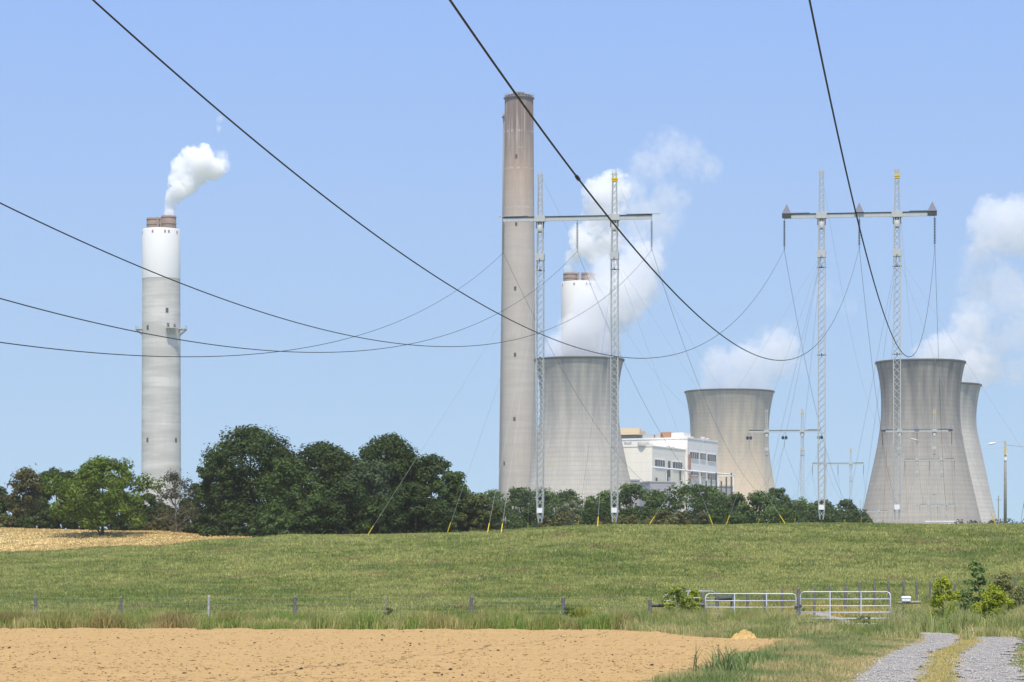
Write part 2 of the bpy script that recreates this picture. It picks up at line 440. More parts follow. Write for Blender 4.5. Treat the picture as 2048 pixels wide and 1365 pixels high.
def pasture():
    n = 330000
    u = rng.uniform(0, 1, n); Y = 147 * (412/147.) ** (u**.92)
    X = rng.uniform(-.20, .20, n) * Y
    keep = ~hay_edge(X, Y) & ~in_tracks(X, Y, .2)
    X, Y = X[keep], Y[keep]; n = len(X)
    lo = fnoise(X/9, Y/16, 21, 4); mid = fnoise(X/1.6, Y/2.6, 22, 3); hi = fnoise(X/.5, Y/.7, 23, 2)
    t = np.clip((lo-.5)*2.3 + (mid-.5)*1.9 + (hi-.5)*2.0 + .5, 0, 1)
    col = lerp((.195, .245, .055), (.415, .41, .13), t)
    dk = np.clip((fnoise(X/2.2, Y/3.5, 24, 3) - .6)*5, 0, .4)
    col = col*(1-dk[:, None]) + np.array([.105, .175, .06])*dk[:, None]
    br = np.clip((fnoise(X/3, Y/5, 25, 3) - .66)*6, 0, 1)
    col = col*(1-br[:, None]) + np.array([.34, .26, .11])*br[:, None]
    dry = np.clip(1.25 - np.hypot((X-17)/8, (Y-172)/22), 0, 1) * np.clip(fnoise(X/2, Y/3, 26, 3)*2-.3, 0, 1)
    col = col*(1-dry[:, None]) + np.array([.56, .42, .12])*dry[:, None]
    h = (.20 + .22*mid + .10*rng.random(n)) * (1-.35*dry) * np.where(Y > 385, .8, 1.0)
    wd = .028 + .00022*Y
    P = np.stack([X, Y, ground_z(X, Y)], 1)
    V, f, c = blades(P, h, wd, col, 3, .45, .14)
    n2 = 150000                                       # thinner cover out to both sides
    Y2 = 147 * (404/147.) ** rng.random(n2); X2 = np.where(rng.random(n2) < .5, -1, 1) * rng.uniform(.20, .46, n2) * Y2
    k2 = ~hay_edge(X2, Y2); X2, Y2 = X2[k2], Y2[k2]; n2 = len(X2)
    t2 = np.clip((fnoise(X2/9, Y2/16, 21, 4)-.5)*2.3 + (fnoise(X2/1.6, Y2/2.6, 22, 3)-.5)*1.9 + .5, 0, 1)
    V2, f2, c2 = blades(np.stack([X2, Y2, ground_z(X2, Y2)], 1), .2+.25*rng.random(n2), .05+.00035*Y2, lerp((.195, .245, .055), (.415, .41, .13), t2), 3, .45, .25)
    f = np.concatenate([f, f2+len(V)]); V = np.concatenate([V, V2]); c = np.concatenate([c, c2])
    stuff('pasture_grass', V, f, c, M['blade'], 'green pasture grass covering the rise behind the fence', 'grass')
pasture()

def hay():
    n = 30000
    Y = rng.uniform(392, 472, n); X = rng.uniform(-.2, -.07, n)*Y
    k = hay_edge(X, Y); X, Y = X[k], Y[k]; n = len(X)
    t = np.clip((fnoise(X/3, Y/1.5, 41, 3)-.5)*3+.5, 0, 1)
    col = lerp((.36, .27, .10), (.66, .50, .23), t)
    P = np.stack([X, Y, ground_z(X, Y)+.06], 1)
    V, f, c = blades(P, .10+.22*t*rng.random(n), np.full(n, .16), col, 2, .9, .3)
    stuff('hay_stubble', V, f, c, M['blade'], 'pale golden cut hay lying before the dark trees', 'hay')
hay()

def verge():
    Vs, fs, cs = [], [], []; off = 0
    def emit(X, Y, h, wd, col, nb=4, lean=.4, sp=.08):
        nonlocal off
        if not len(X): return
        V, f, c = blades(np.stack([X, Y, ground_z(X, Y)], 1), h, wd, col, nb, lean, sp)
        Vs.append(V); fs.append(f+off); cs.append(c); off += len(V)
    # tall strip along the wire fence
    n = 26000
    X = rng.uniform(-29, 11.5, n); Y = rng.triangular(122, 127, 152, n)
    k = (Y > far_edge(X) + .4) & ~in_tracks(X, Y, .3); X, Y = X[k], Y[k]; n = len(X)
    t = np.clip((fnoise(X/1.2, Y/3, 51, 3)-.5)*2.6+.5, 0, 1); pat = fnoise(X/1.0, Y/4, 52, 3)
    col = lerp((.20, .29, .05), (.48, .42, .16), t)
    br = np.clip((fnoise(X/2.4, Y/5, 53, 2)-.52)*4, 0, 1)[:, None]*.7; col = col*(1-br)+np.array([.34, .22, .09])*br
    emit(X, Y, (.26+1.0*pat**1.5)*np.where(Y > 140, .55, 1.0), np.full(n, .03), col, 5, .45, .10)
    # rough ground round the gates
    n = 30000
    X = rng.uniform(4.5, 29, n); Y = rng.uniform(96, 156, n)
    k = (Y > far_edge(np.minimum(X, 14)) + .2) & ~in_tracks(X, Y, .25) & ~((X > field_edge(Y)+10) & (Y < 100))
    k &= ~((np.abs(X-16.9) < 2.4) & (Y > 124) & (Y < 152))
    X, Y = X[k], Y[k]; n = len(X)
    t = np.clip((fnoise(X/1.3, Y/4, 54, 3)-.5)*2.6+.5, 0, 1); pat = fnoise(X/1.1, Y/4, 55, 3)
    col = lerp((.23, .29, .075), (.54, .46, .20), t)
    tall = np.clip((X-18.5)/2, 0, 1)*np.clip((Y-108)/10, 0, 1) + .45*np.clip((15-X)/3, 0, 1)*np.clip((Y-122)/8, 0, 1)
    low = 1 - .6*((np.abs(X-15.4) < 2.6) & (Y > 110))
    emit(X, Y, (.20+(.75+.75*tall)*pat**1.5+.15*tall)*low, np.full(n, .026), col, 5, .45, .10)
    # green verge between field and road
    n = 17000
    Y = rng.uniform(50, 112, n); t0 = rng.random(n); a = field_edge(Y)-.1; b = road_c(Y)-.55
    X = a + (b-a)*t0; k = (b-a > .2); X, Y, t0 = X[k], Y[k], t0[k]; n = len(X)
    pat = fnoise(X/.9, Y/2.5, 57, 3); t = np.clip((fnoise(X/1.5, Y/3, 56, 3)-.5)*2.6+.45 + .6*np.clip(t0-.62, 0, 1)*2, 0, 1)
    col = lerp((.20, .27, .085), (.58, .46, .21), t)
    emit(X, Y, (.10+.40*pat**1.3)*(1-.72*np.clip((t0-.5)*2, 0, 1)), np.full(n, .017), col, 5, .45, .07)
    # thin dry grass between the wheel tracks and along the outer side
    n = 9000
    Y = rng.uniform(45, 112, n); X = road_c(Y) + .97 + rng.normal(0, .17, n)
    t = rng.random(n); emit(X, Y, .03+.09*rng.random(n)*(fnoise(X, Y/3, 58, 2)+.4), np.full(n, .012), lerp((.46, .42, .11), (.68, .50, .22), t), 4, .6, .05)
    n = 14000
    Y = rng.uniform(45, 122, n); X = road_c(Y) + 2.75 + np.abs(rng.normal(0, 3.2, n))
    d = X-road_c(Y)-2.75; t = np.clip((fnoise(X/1.4, Y/3, 59, 3)-.5)*2.6+.4, 0, 1)
    emit(X, Y, .04+np.clip(d, 0, 2)*.16*(fnoise(X/1.1, Y/3, 60, 3)+.35), np.full(n, .018), lerp((.22, .28, .08), (.54, .44, .19), t), 4, .5, .07)
    stuff('verge_grass', np.concatenate(Vs), np.concatenate(fs), np.concatenate(cs), M['blade'], 'rough tall grass along the fence, the gates and the gravel tracks', 'grass')
verge()

def lumps(name, X, Y, z, s, mat, label, cat, flat=.7):
    """small faceted lumps (octahedra pushed out of shape)"""
    n = len(X); b = np.array([[1,0,0],[-1,0,0],[0,1,0],[0,-1,0],[0,0,1],[0,0,-.6]], float)
    V = b[None]*rng.uniform(.6, 1.3, (n, 6, 1)) + rng.normal(0, .18, (n, 6, 3)); V[:, :, 2] *= flat
    a = rng.uniform(0, 6.28, n); ca, sa = np.cos(a)[:, None], np.sin(a)[:, None]
    V = np.stack([V[...,0]*ca-V[...,1]*sa, V[...,0]*sa+V[...,1]*ca, V[...,2]], -1)*s[:, None, None] + np.stack([X, Y, z], 1)[:, None]
    f = np.array([[0,2,4],[2,1,4],[1,3,4],[3,0,4],[2,0,5],[1,2,5],[3,1,5],[0,3,5]])
    f = (np.arange(n)[:, None, None]*6 + f[None]).reshape(-1, 3)
    return tag(put(name, _mesh(name, V.reshape(-1, 3), f, mat)), label, cat, kind='stuff')
n = 45000
Y = 50*(125/50.)**rng.random(n); X = rng.uniform(-.2, .2, n)*Y; k = soil_keep(X, Y); X, Y = X[k], Y[k]
lumps('soil_clods', X, Y, ground_z(X, Y)+.05+soil_relief(X, Y), rng.gamma(2.0, .008, len(X))+.007, mat_soil(), 'sandy clods scattered over the bare ploughed soil', 'clods', .6)
n = 2000
Y = 50*(122/50.)**rng.random(n); X = rng.uniform(-.2, .2, n)*Y; k = soil_keep(X, Y); X, Y = X[k], Y[k]
lumps('crop_litter', X, Y, ground_z(X, Y)+.06+soil_relief(X, Y), rng.gamma(2, .008, len(X))+.006, mat_plain('dark_crop_litter', (.07, .05, .03), .9, 0, .4, 4), 'dark bits of old stalk lying on the sandy soil', 'litter', .5)
n = 9000
Y = 48*(112/48.)**rng.random(n); X = road_c(Y) + np.where(rng.random(n) < .5, 0, 1.95) + rng.normal(0, .42, n)
lumps('loose_gravel', X, Y, ground_z(X, Y)+.035, rng.gamma(2.0, .007, n)+.005, mat_plain('loose_stone', (.33, .32, .30), .9, 0, .5, 30), 'loose pale stones on the gravel wheel tracks', 'gravel', .7)

# ------------------------------------------------------------------ trees and bushes
GREEN_D, GREEN_M, GREEN_B, OLIVE, GREY = (.035, .058, .011), (.050, .082, .015), (.086, .142, .014), (.095, .092, .03), (.085, .08, .05)
def crown_mesh(name, H, Rw, z0, seed, leaf=.4, clumps=60, per=150, col=GREEN_M, col2=None, cr=(.16, .30), lumpy=.25, sparse=0, flatten=.85):
    g = np.random.default_rng(seed)
    cr_ = g.uniform(*cr, clumps) * min(Rw, (H-z0)*.6)
    h = g.random(clumps)**.8; az = g.uniform(0, 2*np.pi, clumps)
    pr = np.where(h > .42, np.sqrt(np.clip(1-((h-.42)/.60)**2, 0, 1)), 1-.30*((.42-h)/.42)**2)
    lob = 1 + lumpy*.6*np.sin(2*az + seed) + .4*lumpy*np.sin(3*az + 2*seed + 4*h) + g.normal(0, lumpy*.3, clumps)
    rad = (g.uniform(.15, 1, clumps)**.5) * pr * np.clip(lob, .55, 1.3)
    rad = np.maximum(0, rad*Rw*1.14 - cr_*.45)
    zb = z0 + np.where(z0 < .05*H, -.3, .12)*cr_; ctr = np.stack([rad*np.cos(az), rad*np.sin(az)*flatten, zb + h*(H - cr_*.8 - zb)], 1)
    m = clumps * per
    dd = g.normal(0, 1, (m, 3)); dd /= np.linalg.norm(dd, axis=1)[:, None]; dd[:, 2] = np.where(dd[:, 2] < -.2, dd[:, 2]*.5, dd[:, 2])
    rr = g.uniform(.25, 1.0, m)**.5 * np.repeat(cr_, per) * (1 + .25*g.normal(0, 1, m)*(.4+sparse))
    P = np.repeat(ctr, per, 0) + dd * rr[:, None] * np.array([1.1, 1.1, .95])
    nrm = dd + g.normal(0, .38, (m, 3)) + np.array([0, 0, .35]); nrm /= np.linalg.norm(nrm, axis=1)[:, None]
    t = np.cross(nrm, g.normal(0, 1, (m, 3))); t /= np.linalg.norm(t, axis=1)[:, None] + 1e-9; b = np.cross(nrm, t)
    s = leaf * g.uniform(.55, 1.25, m)
    V = np.stack([P + t*s[:, None]*.6, P + b*s[:, None]*.36 + nrm*s[:, None]*.1, P - t*s[:, None]*.6, P - b*s[:, None]*.36 + nrm*s[:, None]*.1], 1).reshape(-1, 3)
    f = np.arange(m*4).reshape(m, 4)
    c2 = np.array(col2 if col2 else tuple(k*1.65 for k in col)); tc = g.random(clumps)
    cc = np.array(col)[None]*(1-tc[:, None]) + c2[None]*tc[:, None]
    cc = np.repeat(cc, per, 0)*g.uniform(.85, 1.18, (m, 1)); cc = np.repeat(cc, 4, 0)
    return _mesh(name, V, f, M['leaf'], False, cc), ctr
def trunk_mesh(name, H, r, z0, ctr, seed, mat, nb=10, lean=.04):
    g = random.Random(seed); mb = MB()
    top = H*.72; pts, rs = [], []
    ox, oy = 0, 0
    for i in range(8):
        t = i/7; ox += g.uniform(-lean, lean)*H*.12; oy += g.uniform(-lean, lean)*H*.12
        pts.append((ox, oy, -.4 + t*(top+.4))); rs.append(r*(1.35 if i == 0 else 1-.8*t))
    mb.tube(pts, rs, 8)
    idx = list(range(len(ctr))); g.shuffle(idx)
    for q in idx[:nb]:
        c = Vector(ctr[q]); zb = max(z0*.6, min(top*.95, c.z - abs(c.x)*.5 - .05*H)); i = min(6, int(max(0, zb)/top*7)); p0 = Vector(pts[i]).lerp(Vector(pts[i+1]), .5)
        mid = p0.lerp(c, .5) + Vector((g.uniform(-.3, .3), g.uniform(-.3, .3), H*.03))
        mb.tube([p0, mid, c], [rs[i]*.5, rs[i]*.32, rs[i]*.1], 6)
    return mb.mesh(name, mat, True)

def tree(name, label, px, base, top, hw, Y, seed, col, col2=None, z0=.12, group=None, leaf=None, clumps=64, per=150, sparse=0, mat=None, cr=(.16, .30), cat='tree', nb=10, lumpy=.25):
    X = wx(px, Y); zg = gz(X, Y) if base is None else wz(base, Y)
    H = wz(top, Y) - zg; Rw = hw * Y / F
    t = thing(name, label, cat, (X, Y, zg), 0, group)
    me, ctr = crown_mesh('crown', H, Rw, H*z0, seed, leaf or .40*Y/430, clumps, per, col, col2, cr, lumpy, sparse)
    put('crown', me, t)
    put('trunk', trunk_mesh('trunk', H, max(.012*H, .022*H), H*z0, ctr, seed, mat or M['bark'], nb), t)
    return t

OAK = dict(clumps=190, per=125, cr=(.14, .30), lumpy=.12)
GB, GC = 'dark trees on the rise beside the hay field', 'trees behind the grassy crest'
T = tree
# behind, along the hay field
T('tree', 'dark rounded tree at the edge of the picture behind the hay field', -25, None, 968, 60, 480, 101, GREEN_M, group=GB)
T('pine_tree', 'thin olive pine with a bare pinkish trunk at the hay field edge', 52, None, 934, 34, 474, 102, OLIVE, (.10, .10, .03), z0=.22, clumps=46, per=90, sparse=.8, mat=M['pale_bark'], cr=(.25, .42), nb=16)
T('tree', 'dark green tree between the olive pine and the bright green oak', 112, None, 936, 56, 486, 103, GREEN_D, group=GB)
T('tree', 'dark tree rising just behind the bright green oak', 170, None, 950, 48, 492, 104, GREEN_D, group=GB)
T('shrub', 'low brownish olive shrub by the hay field under the pine', 8, None, 1024, 30, 468, 105, OLIVE, z0=.03, clumps=24, per=80, cat='shrub')
T('oak_tree', 'bright green spreading oak standing alone in its own shade on the hay', 205, 1076, 914, 106, 425, 106, GREEN_B, (.135, .185, .022), z0=.10, clumps=110, per=130, cr=(.14, .28), lumpy=.4)
T('tree', 'small dark tree tucked between the bright oak and the grey thin tree', 292, None, 986, 36, 470, 107, GREEN_D, group=GB, clumps=40)
T('bare_tree', 'half bare greyish tree in front of the tall white topped chimney', 352, 1074, 940, 40, 440, 108, GREY, (.09, .10, .05), z0=.10, clumps=70, per=60, sparse=1.2, mat=M['pale_bark'], nb=50, leaf=.24, cr=(.2, .36))
T('shrub', 'dark shrub at the foot of the half bare greyish tree', 385, None, 1010, 40, 462, 109, GREEN_D, OLIVE, z0=.03, cat='shrub', clumps=36)
# the big dark oak group
T('oak_tree', 'tallest dark oak of the group with a broad domed crown', 500, 1084, 848, 98, 445, 110, GREEN_D, group=GB, z0=.06, **OAK)
T('oak_tree', 'dark oak leaning out beside the half bare greyish tree', 432, 1082, 900, 50, 440, 111, GREEN_D, group=GB, z0=.08, clumps=70, per=120)
T('oak_tree', 'second tallest dark oak with a rounded top', 775, 1076, 866, 82, 448, 112, GREEN_D, group=GB, z0=.06, **OAK)
T('oak_tree', 'dark oak between the two tallest domes', 640, 1078, 884, 82, 450, 113, GREEN_D, GREEN_M, group=GB, z0=.06, **OAK)
T('oak_tree', 'oak stepping down beside the second tallest dark dome', 862, 1072, 908, 58, 446, 114, GREEN_D, group=GB, z0=.05, clumps=80, per=110)
T('oak_tree', 'dark oak at the tapering end of the group', 905, 1070, 942, 46, 440, 115, GREEN_M, group=GB, z0=.04, clumps=70, per=100)
T('tree', 'mid green leafy tree before the tallest dark oak', 575, 1080, 912, 62, 430, 116, GREEN_M, group=GB, z0=.03, clumps=84, per=110)
T('tree', 'greyish green tree in the middle of the dark group', 740, 1074, 918, 62, 428, 117, (.055, .08, .032), group=GB, z0=.03, clumps=84, per=110)
T('tree', 'lower dark tree in front of the second tallest oak', 690, 1076, 962, 66, 420, 118, GREEN_M, GREEN_D, group=GB, z0=.02, clumps=84, per=100)
T('tree', 'lower dark tree before the stepping down oak', 830, 1072, 964, 66, 418, 119, GREEN_M, GREEN_D, group=GB, z0=.02, clumps=84, per=100)
T('tree', 'lower tree before the mid green leafy tree', 605, 1078, 975, 56, 420, 120, GREEN_M, group=GB, z0=.02, clumps=70, per=100)
T('shrub', 'small bright green shrub at the foot of the tallest dark oak', 540, 1080, 1030, 34, 412, 121, (.06, .10, .025), z0=.02, clumps=30, per=90, cat='shrub')
T('tree', 'yellowish green tree ending the dark group before the old chimneys', 955, None, 985, 42, 436, 122, (.07, .085, .02), group=GB, z0=.03, clumps=60, per=100)
T('shrub', 'dark low shrub in the shade under the tallest oak', 455, 1082, 1024, 52, 430, 133, GREEN_D, z0=.02, clumps=40, per=90, cat='shrub')
for px, top, hw, Y, sd, col, lab in [
  (25, 990, 50, 488, 141, GREEN_D, 'dark tree filling the gap behind the olive pine'), (78, 1000, 40, 482, 142, GREEN_D, 'low dark tree between the olive pine and its darker neighbour'),
  (150, 1000, 60, 496, 143, GREEN_D, 'low dark tree in the shade behind the bright oak trunk'), (250, 985, 48, 494, 144, GREEN_D, 'dark tree showing past the bright oak by the tall white topped chimney'),
  (318, 1010, 40, 486, 145, GREEN_M, 'low tree before the foot of the tall white topped chimney'), (405, 975, 44, 480, 146, GREEN_M, 'mid green tree behind the half bare greyish tree'),
  (470, 960, 60, 478, 147, GREEN_D, 'dark tree deep behind the tallest oak'), (560, 885, 60, 472, 148, GREEN_D, 'dark tree joining the tallest dome to the next'),
  (610, 930, 60, 482, 149, GREEN_D, 'dark tree deep behind the mid green leafy tree'), (700, 896, 56, 476, 150, GREEN_D, 'dark tree with dead twigs between the domes'),
  (800, 920, 60, 480, 151, GREEN_D, 'dark tree deep behind the second tallest dome'), (900, 985, 50, 470, 152, GREEN_D, 'low dark tree behind the tapering end of the group'),
  (930, 1010, 46, 440, 153, GREEN_M, 'low green tree where the dark group meets the crest'), (500, 1010, 60, 438, 154, GREEN_D, 'dark underwood below the tallest oak'),
  (650, 1015, 60, 424, 155, GREEN_D, 'dark underwood at the middle of the group'), (760, 1012, 60, 420, 156, GREEN_M, 'green underwood below the second tallest dome'), (870, 1010, 50, 424, 157, GREEN_D, 'dark underwood below the stepping down oak')]:
    T('tree', lab, px, None, top, hw, Y, sd, col, group=GB, z0=.02, clumps=60, per=110)
for px, top, hw, Y, sd, col, lab in [
  (-10, 1030, 44, 468, 161, GREEN_D, 'dark undergrowth at the picture edge behind the hay'), (62, 1032, 40, 468, 162, GREEN_D, 'dark undergrowth round the bare pine trunk'),
  (128, 1026, 44, 468, 163, GREEN_D, 'dark undergrowth beyond the outer bright oak boughs'), (205, 1026, 46, 468, 164, GREEN_D, 'dark undergrowth straight behind the bright oak trunk'),
  (272, 1024, 42, 466, 165, GREEN_D, 'dark undergrowth between the bright oak and the tall chimney'), (335, 1026, 40, 462, 166, OLIVE, 'olive undergrowth behind the half bare greyish trunk'),
  (410, 1026, 44, 458, 167, GREEN_D, 'dark undergrowth where the tall oaks begin')]:
    T('shrub', lab, px, None, top, hw, Y, sd, col, group='undergrowth behind the hay', z0=.0, clumps=44, per=100, cat='shrub')
# the belt behind the crest
belt = [(920, 978, 46, 720, GREEN_M, 'tree behind the yellowish green tree at the end of the dark group'), (985, 982, 42, 760, GREEN_M, 'first tree of the belt before the old brown chimneys'),
 (1038, 978, 46, 740, GREEN_D, 'dark tree before the foot of the old brown chimneys'), (1092, 976, 40, 790, GREEN_M, 'tree behind the lattice mast with the steel crossarm and no cones'),
 (1132, 982, 42, 780, GREEN_D, 'tree before the cooling tower that rises beside the old brown chimneys'), (1188, 990, 34, 700, (.065, .095, .025), 'paler tree at the dip before the nearest cooling tower'),
 (1216, 985, 38, 680, GREEN_M, 'tree left of the second lattice mast foot'), (1262, 968, 46, 640, GREEN_D, 'tall dark tree at the cream building corner'),
 (1316, 984, 42, 620, GREEN_M, 'tree before the lavender grey annex'), (1372, 964, 48, 600, GREEN_D, 'tallest tree of the belt before the cream building windows'),
 (1425, 974, 42, 640, GREEN_M, 'tree before the grey annex with vertical pipes'), (1470, 990, 36, 620, GREEN_D, 'dark tree beside the bright hickory'),
 (1556, 978, 34, 640, GREEN_D, 'dark tree peeping over the bright hickory'), (1600, 998, 40, 760, GREEN_M, 'tree between the two far lattice masts'),
 (1645, 1003, 36, 780, GREEN_D, 'dark tree behind the mast under the first cone crossarm'), (1692, 1003, 32, 800, GREEN_D, 'last dark tree before the wide cooling tower'),
 (1728, 1032, 20, 820, GREEN_D, 'small dark tree at the foot of the wide cooling tower')]
for i, (px, top, hw, Y, col, lab) in enumerate(belt):
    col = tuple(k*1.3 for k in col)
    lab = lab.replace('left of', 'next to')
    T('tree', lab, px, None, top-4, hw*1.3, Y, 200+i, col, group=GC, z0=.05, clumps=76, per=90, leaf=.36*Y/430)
T('hickory_tree', 'bright green clumpy hickory before the beige cooling tower', 1520, None, 982, 62, 560, 250, (.075, .125, .028), (.10, .16, .04), z0=.05, clumps=80, per=110, cr=(.16, .3), lumpy=.35)
T('bare_tree', 'pale dead looking tree in the dip before the nearest cooling tower', 1142, None, 1000, 30, 640, 251, (.12, .14, .07), z0=.1, clumps=40, per=40, sparse=1, mat=M['pale_bark'], nb=30)
low = [(1010, 1012, 48, 500, GREEN_D, 'dark undergrowth tree below the old chimneys'), (1075, 1014, 44, 520, GREEN_D, 'dark low tree at the foot of the first lattice mast'), (1190, 1014, 42, 500, GREEN_D, 'dark low tree between the two near masts'),
 (1120, 1028, 40, 470, OLIVE, 'olive scrub bush between the two near masts'), (1265, 1020, 46, 490, GREEN_D, 'low dark tree past the second near mast'), (1330, 1026, 44, 470, OLIVE, 'brownish scrub bush below the cream building'),
 (1385, 1024, 46, 480, (.07, .075, .03), 'greyish scrub bush before the lavender annex'), (1445, 1022, 44, 480, GREEN_D, 'low dark bush at the hickory edge'), (1570, 1014, 46, 520, GREEN_M, 'low green bush at the far lattice masts'),
 (1250, 1034, 44, 450, OLIVE, 'brown tinged scrub on the crest by the second mast'), (1640, 1026, 46, 600, GREEN_D, 'low dark bush at the foot of the cone mast'), (1690, 1028, 40, 620, GREEN_D, 'low dark bush before the wide cooling tower')]
for i, (px, top, hw, Y, col, lab) in enumerate(low):
    T('shrub', lab, px, None, top-6, hw*1.3, Y, 300+i, col, group='scrub along the crest', z0=.02, clumps=46, per=80, leaf=.36*Y/430, cat='shrub')
for i, (px, top, hw, lab) in enumerate([(2030, 1032, 24, 'small dark tree by the lattice pylon at the edge'), (1990, 1040, 22, 'low dark tree behind the wooden street lamp pole'), (1950, 1041, 22, 'low dark tree before the last cooling tower'), (1915, 1042, 20, 'low dark tree by the white switchyard rails'), (2065, 1036, 24, 'dark tree beyond the lattice pylon')]):
    T('tree', lab, px, None, top-2, hw*1.9, 1300, 340+i, (.035, .05, .028), group='far trees by the switchyard', z0=.02, clumps=30, per=60, leaf=1.0)

def reeds(name, label, px, base, Y, h, n, seed, c1, c2, lean=.5, wd=.03, sp=.2):
    global rng
    X = wx(px, Y); keep = rng; rng = np.random.default_rng(seed)
    P = np.stack([rng.normal(0, sp, n), rng.normal(0, sp, n), np.zeros(n)], 1)
    V, f, c = blades(P, rng.uniform(.5, 1, n)*h, np.full(n, wd), lerp(c1, c2, rng.random(n)), 3, lean, .05)
    rng = keep
    return tag(put(name, _mesh(name, V, f, M['blade'], False, c), None, (X, Y, gz(X, Y))), label, 'grass clump')
def bush(name, label, px, base, top, hw, Y, seed, col, col2=None, leaf=.09, clumps=34, per=60, sparse=.5, nb=12, z0=.05):
    X = wx(px, Y); zg = gz(X, Y); H = wz(top, Y) - zg
    t = thing(name, label, 'bush', (X, Y, zg))
    me, ctr = crown_mesh('foliage', H, hw*Y/F, H*z0, seed, leaf, clumps, per, col, col2, (.16, .34), .35, sparse)
    put('foliage', me, t)
    put('stem', trunk_mesh('stem', H, .03*H**.5, H*z0, ctr, seed, M['bark'], nb), t)
    return t
YG, YG2 = (.24, .30, .02), (.38, .42, .03)
bush('bush', 'yellow green bush beside the end of the gates', 1885, 1222, 1153, 33, 128, 401, YG, YG2, clumps=60, per=80)
bush('bush', 'second yellow green bush, nearer the dark shrubs', 1984, 1238, 1166, 38, 122, 402, YG, YG2, clumps=64, per=80)
bush('sapling', 'thin dark leaved sapling rising over the two yellow green bushes', 1957, 1215, 1112, 26, 140, 403, (.11, .17, .045), (.24, .32, .10), leaf=.17, clumps=30, per=34)
bush('bush', 'dark tangled bush behind the second yellow green bush', 2008, 1222, 1142, 30, 145, 404, (.17, .21, .06), (.32, .29, .12), clumps=60, per=80)
bush('bush', 'dark bush at the edge of the picture by the track', 2050, 1240, 1172, 34, 130, 405, (.12, .16, .045), (.22, .22, .08), clumps=60, per=80)
bush('bush', 'green bramble low between the two yellow green bushes', 1932, 1228, 1176, 28, 140, 416, (.17, .25, .07), (.28, .33, .11), clumps=50, per=80)
bush('vine', 'climbing vine on the wooden gate brace', 1356, 1250, 1170, 34, 143.5, 406, (.18, .25, .045), (.36, .40, .07), clumps=60, per=70)
bush('sapling', 'yellow leaved sapling beside the wooden gate post', 1389, 1228, 1176, 16, 144, 407, YG, YG2, clumps=24, per=60)
bush('bush', 'narrow dark weed bush at the tan fence post', 779, 1262, 1214, 14, 143, 408, (.10, .14, .04), (.2, .19, .08), leaf=.07, clumps=22, per=44)
bush('bush', 'dark green creeper bush on the last fence post before the corner', 1143, 1264, 1212, 20, 143, 409, (.09, .15, .03), (.2, .24, .05), leaf=.08, clumps=26, per=44)
bush('bush', 'leafy green weed clump below the two closed gates', 1605, 1284, 1240, 34, 112, 410, (.10, .17, .035), (.18, .25, .06), leaf=.08, clumps=34, per=50)
bush('bush', 'leafy weeds beside the gravel behind the gate end', 1668, 1278, 1252, 22, 112, 411, (.10, .17, .035), (.17, .22, .06), leaf=.08, clumps=22, per=40)
bush('bush', 'narrow dark weed at the middle of the closed gate', 1524, 1244, 1218, 10, 140, 412, (.08, .12, .035), (.16, .19, .06), leaf=.06, clumps=14, per=40)
for px, base, top, hw, Y, sd, c1, c2, lab in [
  (1440, 1262, 1226, 26, 128, 421, (.16, .21, .06), (.34, .33, .12), 'straggly olive weeds at the foot of the hinge post gate'), (1490, 1262, 1228, 24, 126, 422, (.20, .22, .08), (.40, .34, .15), 'straw coloured weeds behind the golden heap'),
  (1556, 1268, 1222, 26, 124, 423, (.14, .20, .05), (.28, .31, .10), 'rank green weeds under the middle of the closed gates'), (1345, 1276, 1240, 28, 122, 424, (.17, .22, .06), (.36, .34, .13), 'rough weeds between the corner post and the soil'),
  (1400, 1274, 1236, 26, 120, 425, (.15, .21, .05), (.30, .30, .11), 'rough weeds in front of the climbing vine'), (1850, 1262, 1206, 34, 118, 426, (.20, .26, .08), (.42, .40, .17), 'tall pale weeds before the first yellow green bush'),
  (1925, 1266, 1200, 36, 116, 427, (.18, .25, .07), (.38, .38, .15), 'tall weeds between the bushes and the track bend'), (2000, 1270, 1214, 36, 114, 428, (.20, .26, .07), (.40, .38, .14), 'tall weeds under the second yellow green bush'),
  (1790, 1262, 1214, 28, 124, 429, (.24, .26, .10), (.48, .42, .20), 'dry pale weeds by the low rail and white box'), (2050, 1272, 1216, 30, 112, 430, (.16, .22, .06), (.34, .34, .12), 'weeds at the picture edge beside the track')]:
    c1 = tuple(k*1.25 for k in c1); c2 = tuple(k*1.2 for k in c2)
    if sd != 424: reeds('weed_clump', lab, px, base, Y, (base-top)*Y/F*1.0, 170, sd, c1, c2, .42, .024, hw*Y/F*.55)
    else: bush('weed_clump', lab, px, base, top, hw, Y, sd, c1, c2, leaf=.075, clumps=40, per=46, sparse=1.3, nb=20)
bush('bush', 'small yellow weed at the corner post foot', 1312, 1268, 1250, 9, 124, 413, YG, YG2, leaf=.07, clumps=10, per=34)
bush('bush', 'reddish green weed under the gate end by the gravel', 1727, 1252, 1228, 16, 138, 414, (.15, .18, .05), (.28, .26, .09), leaf=.07, clumps=16, per=40)

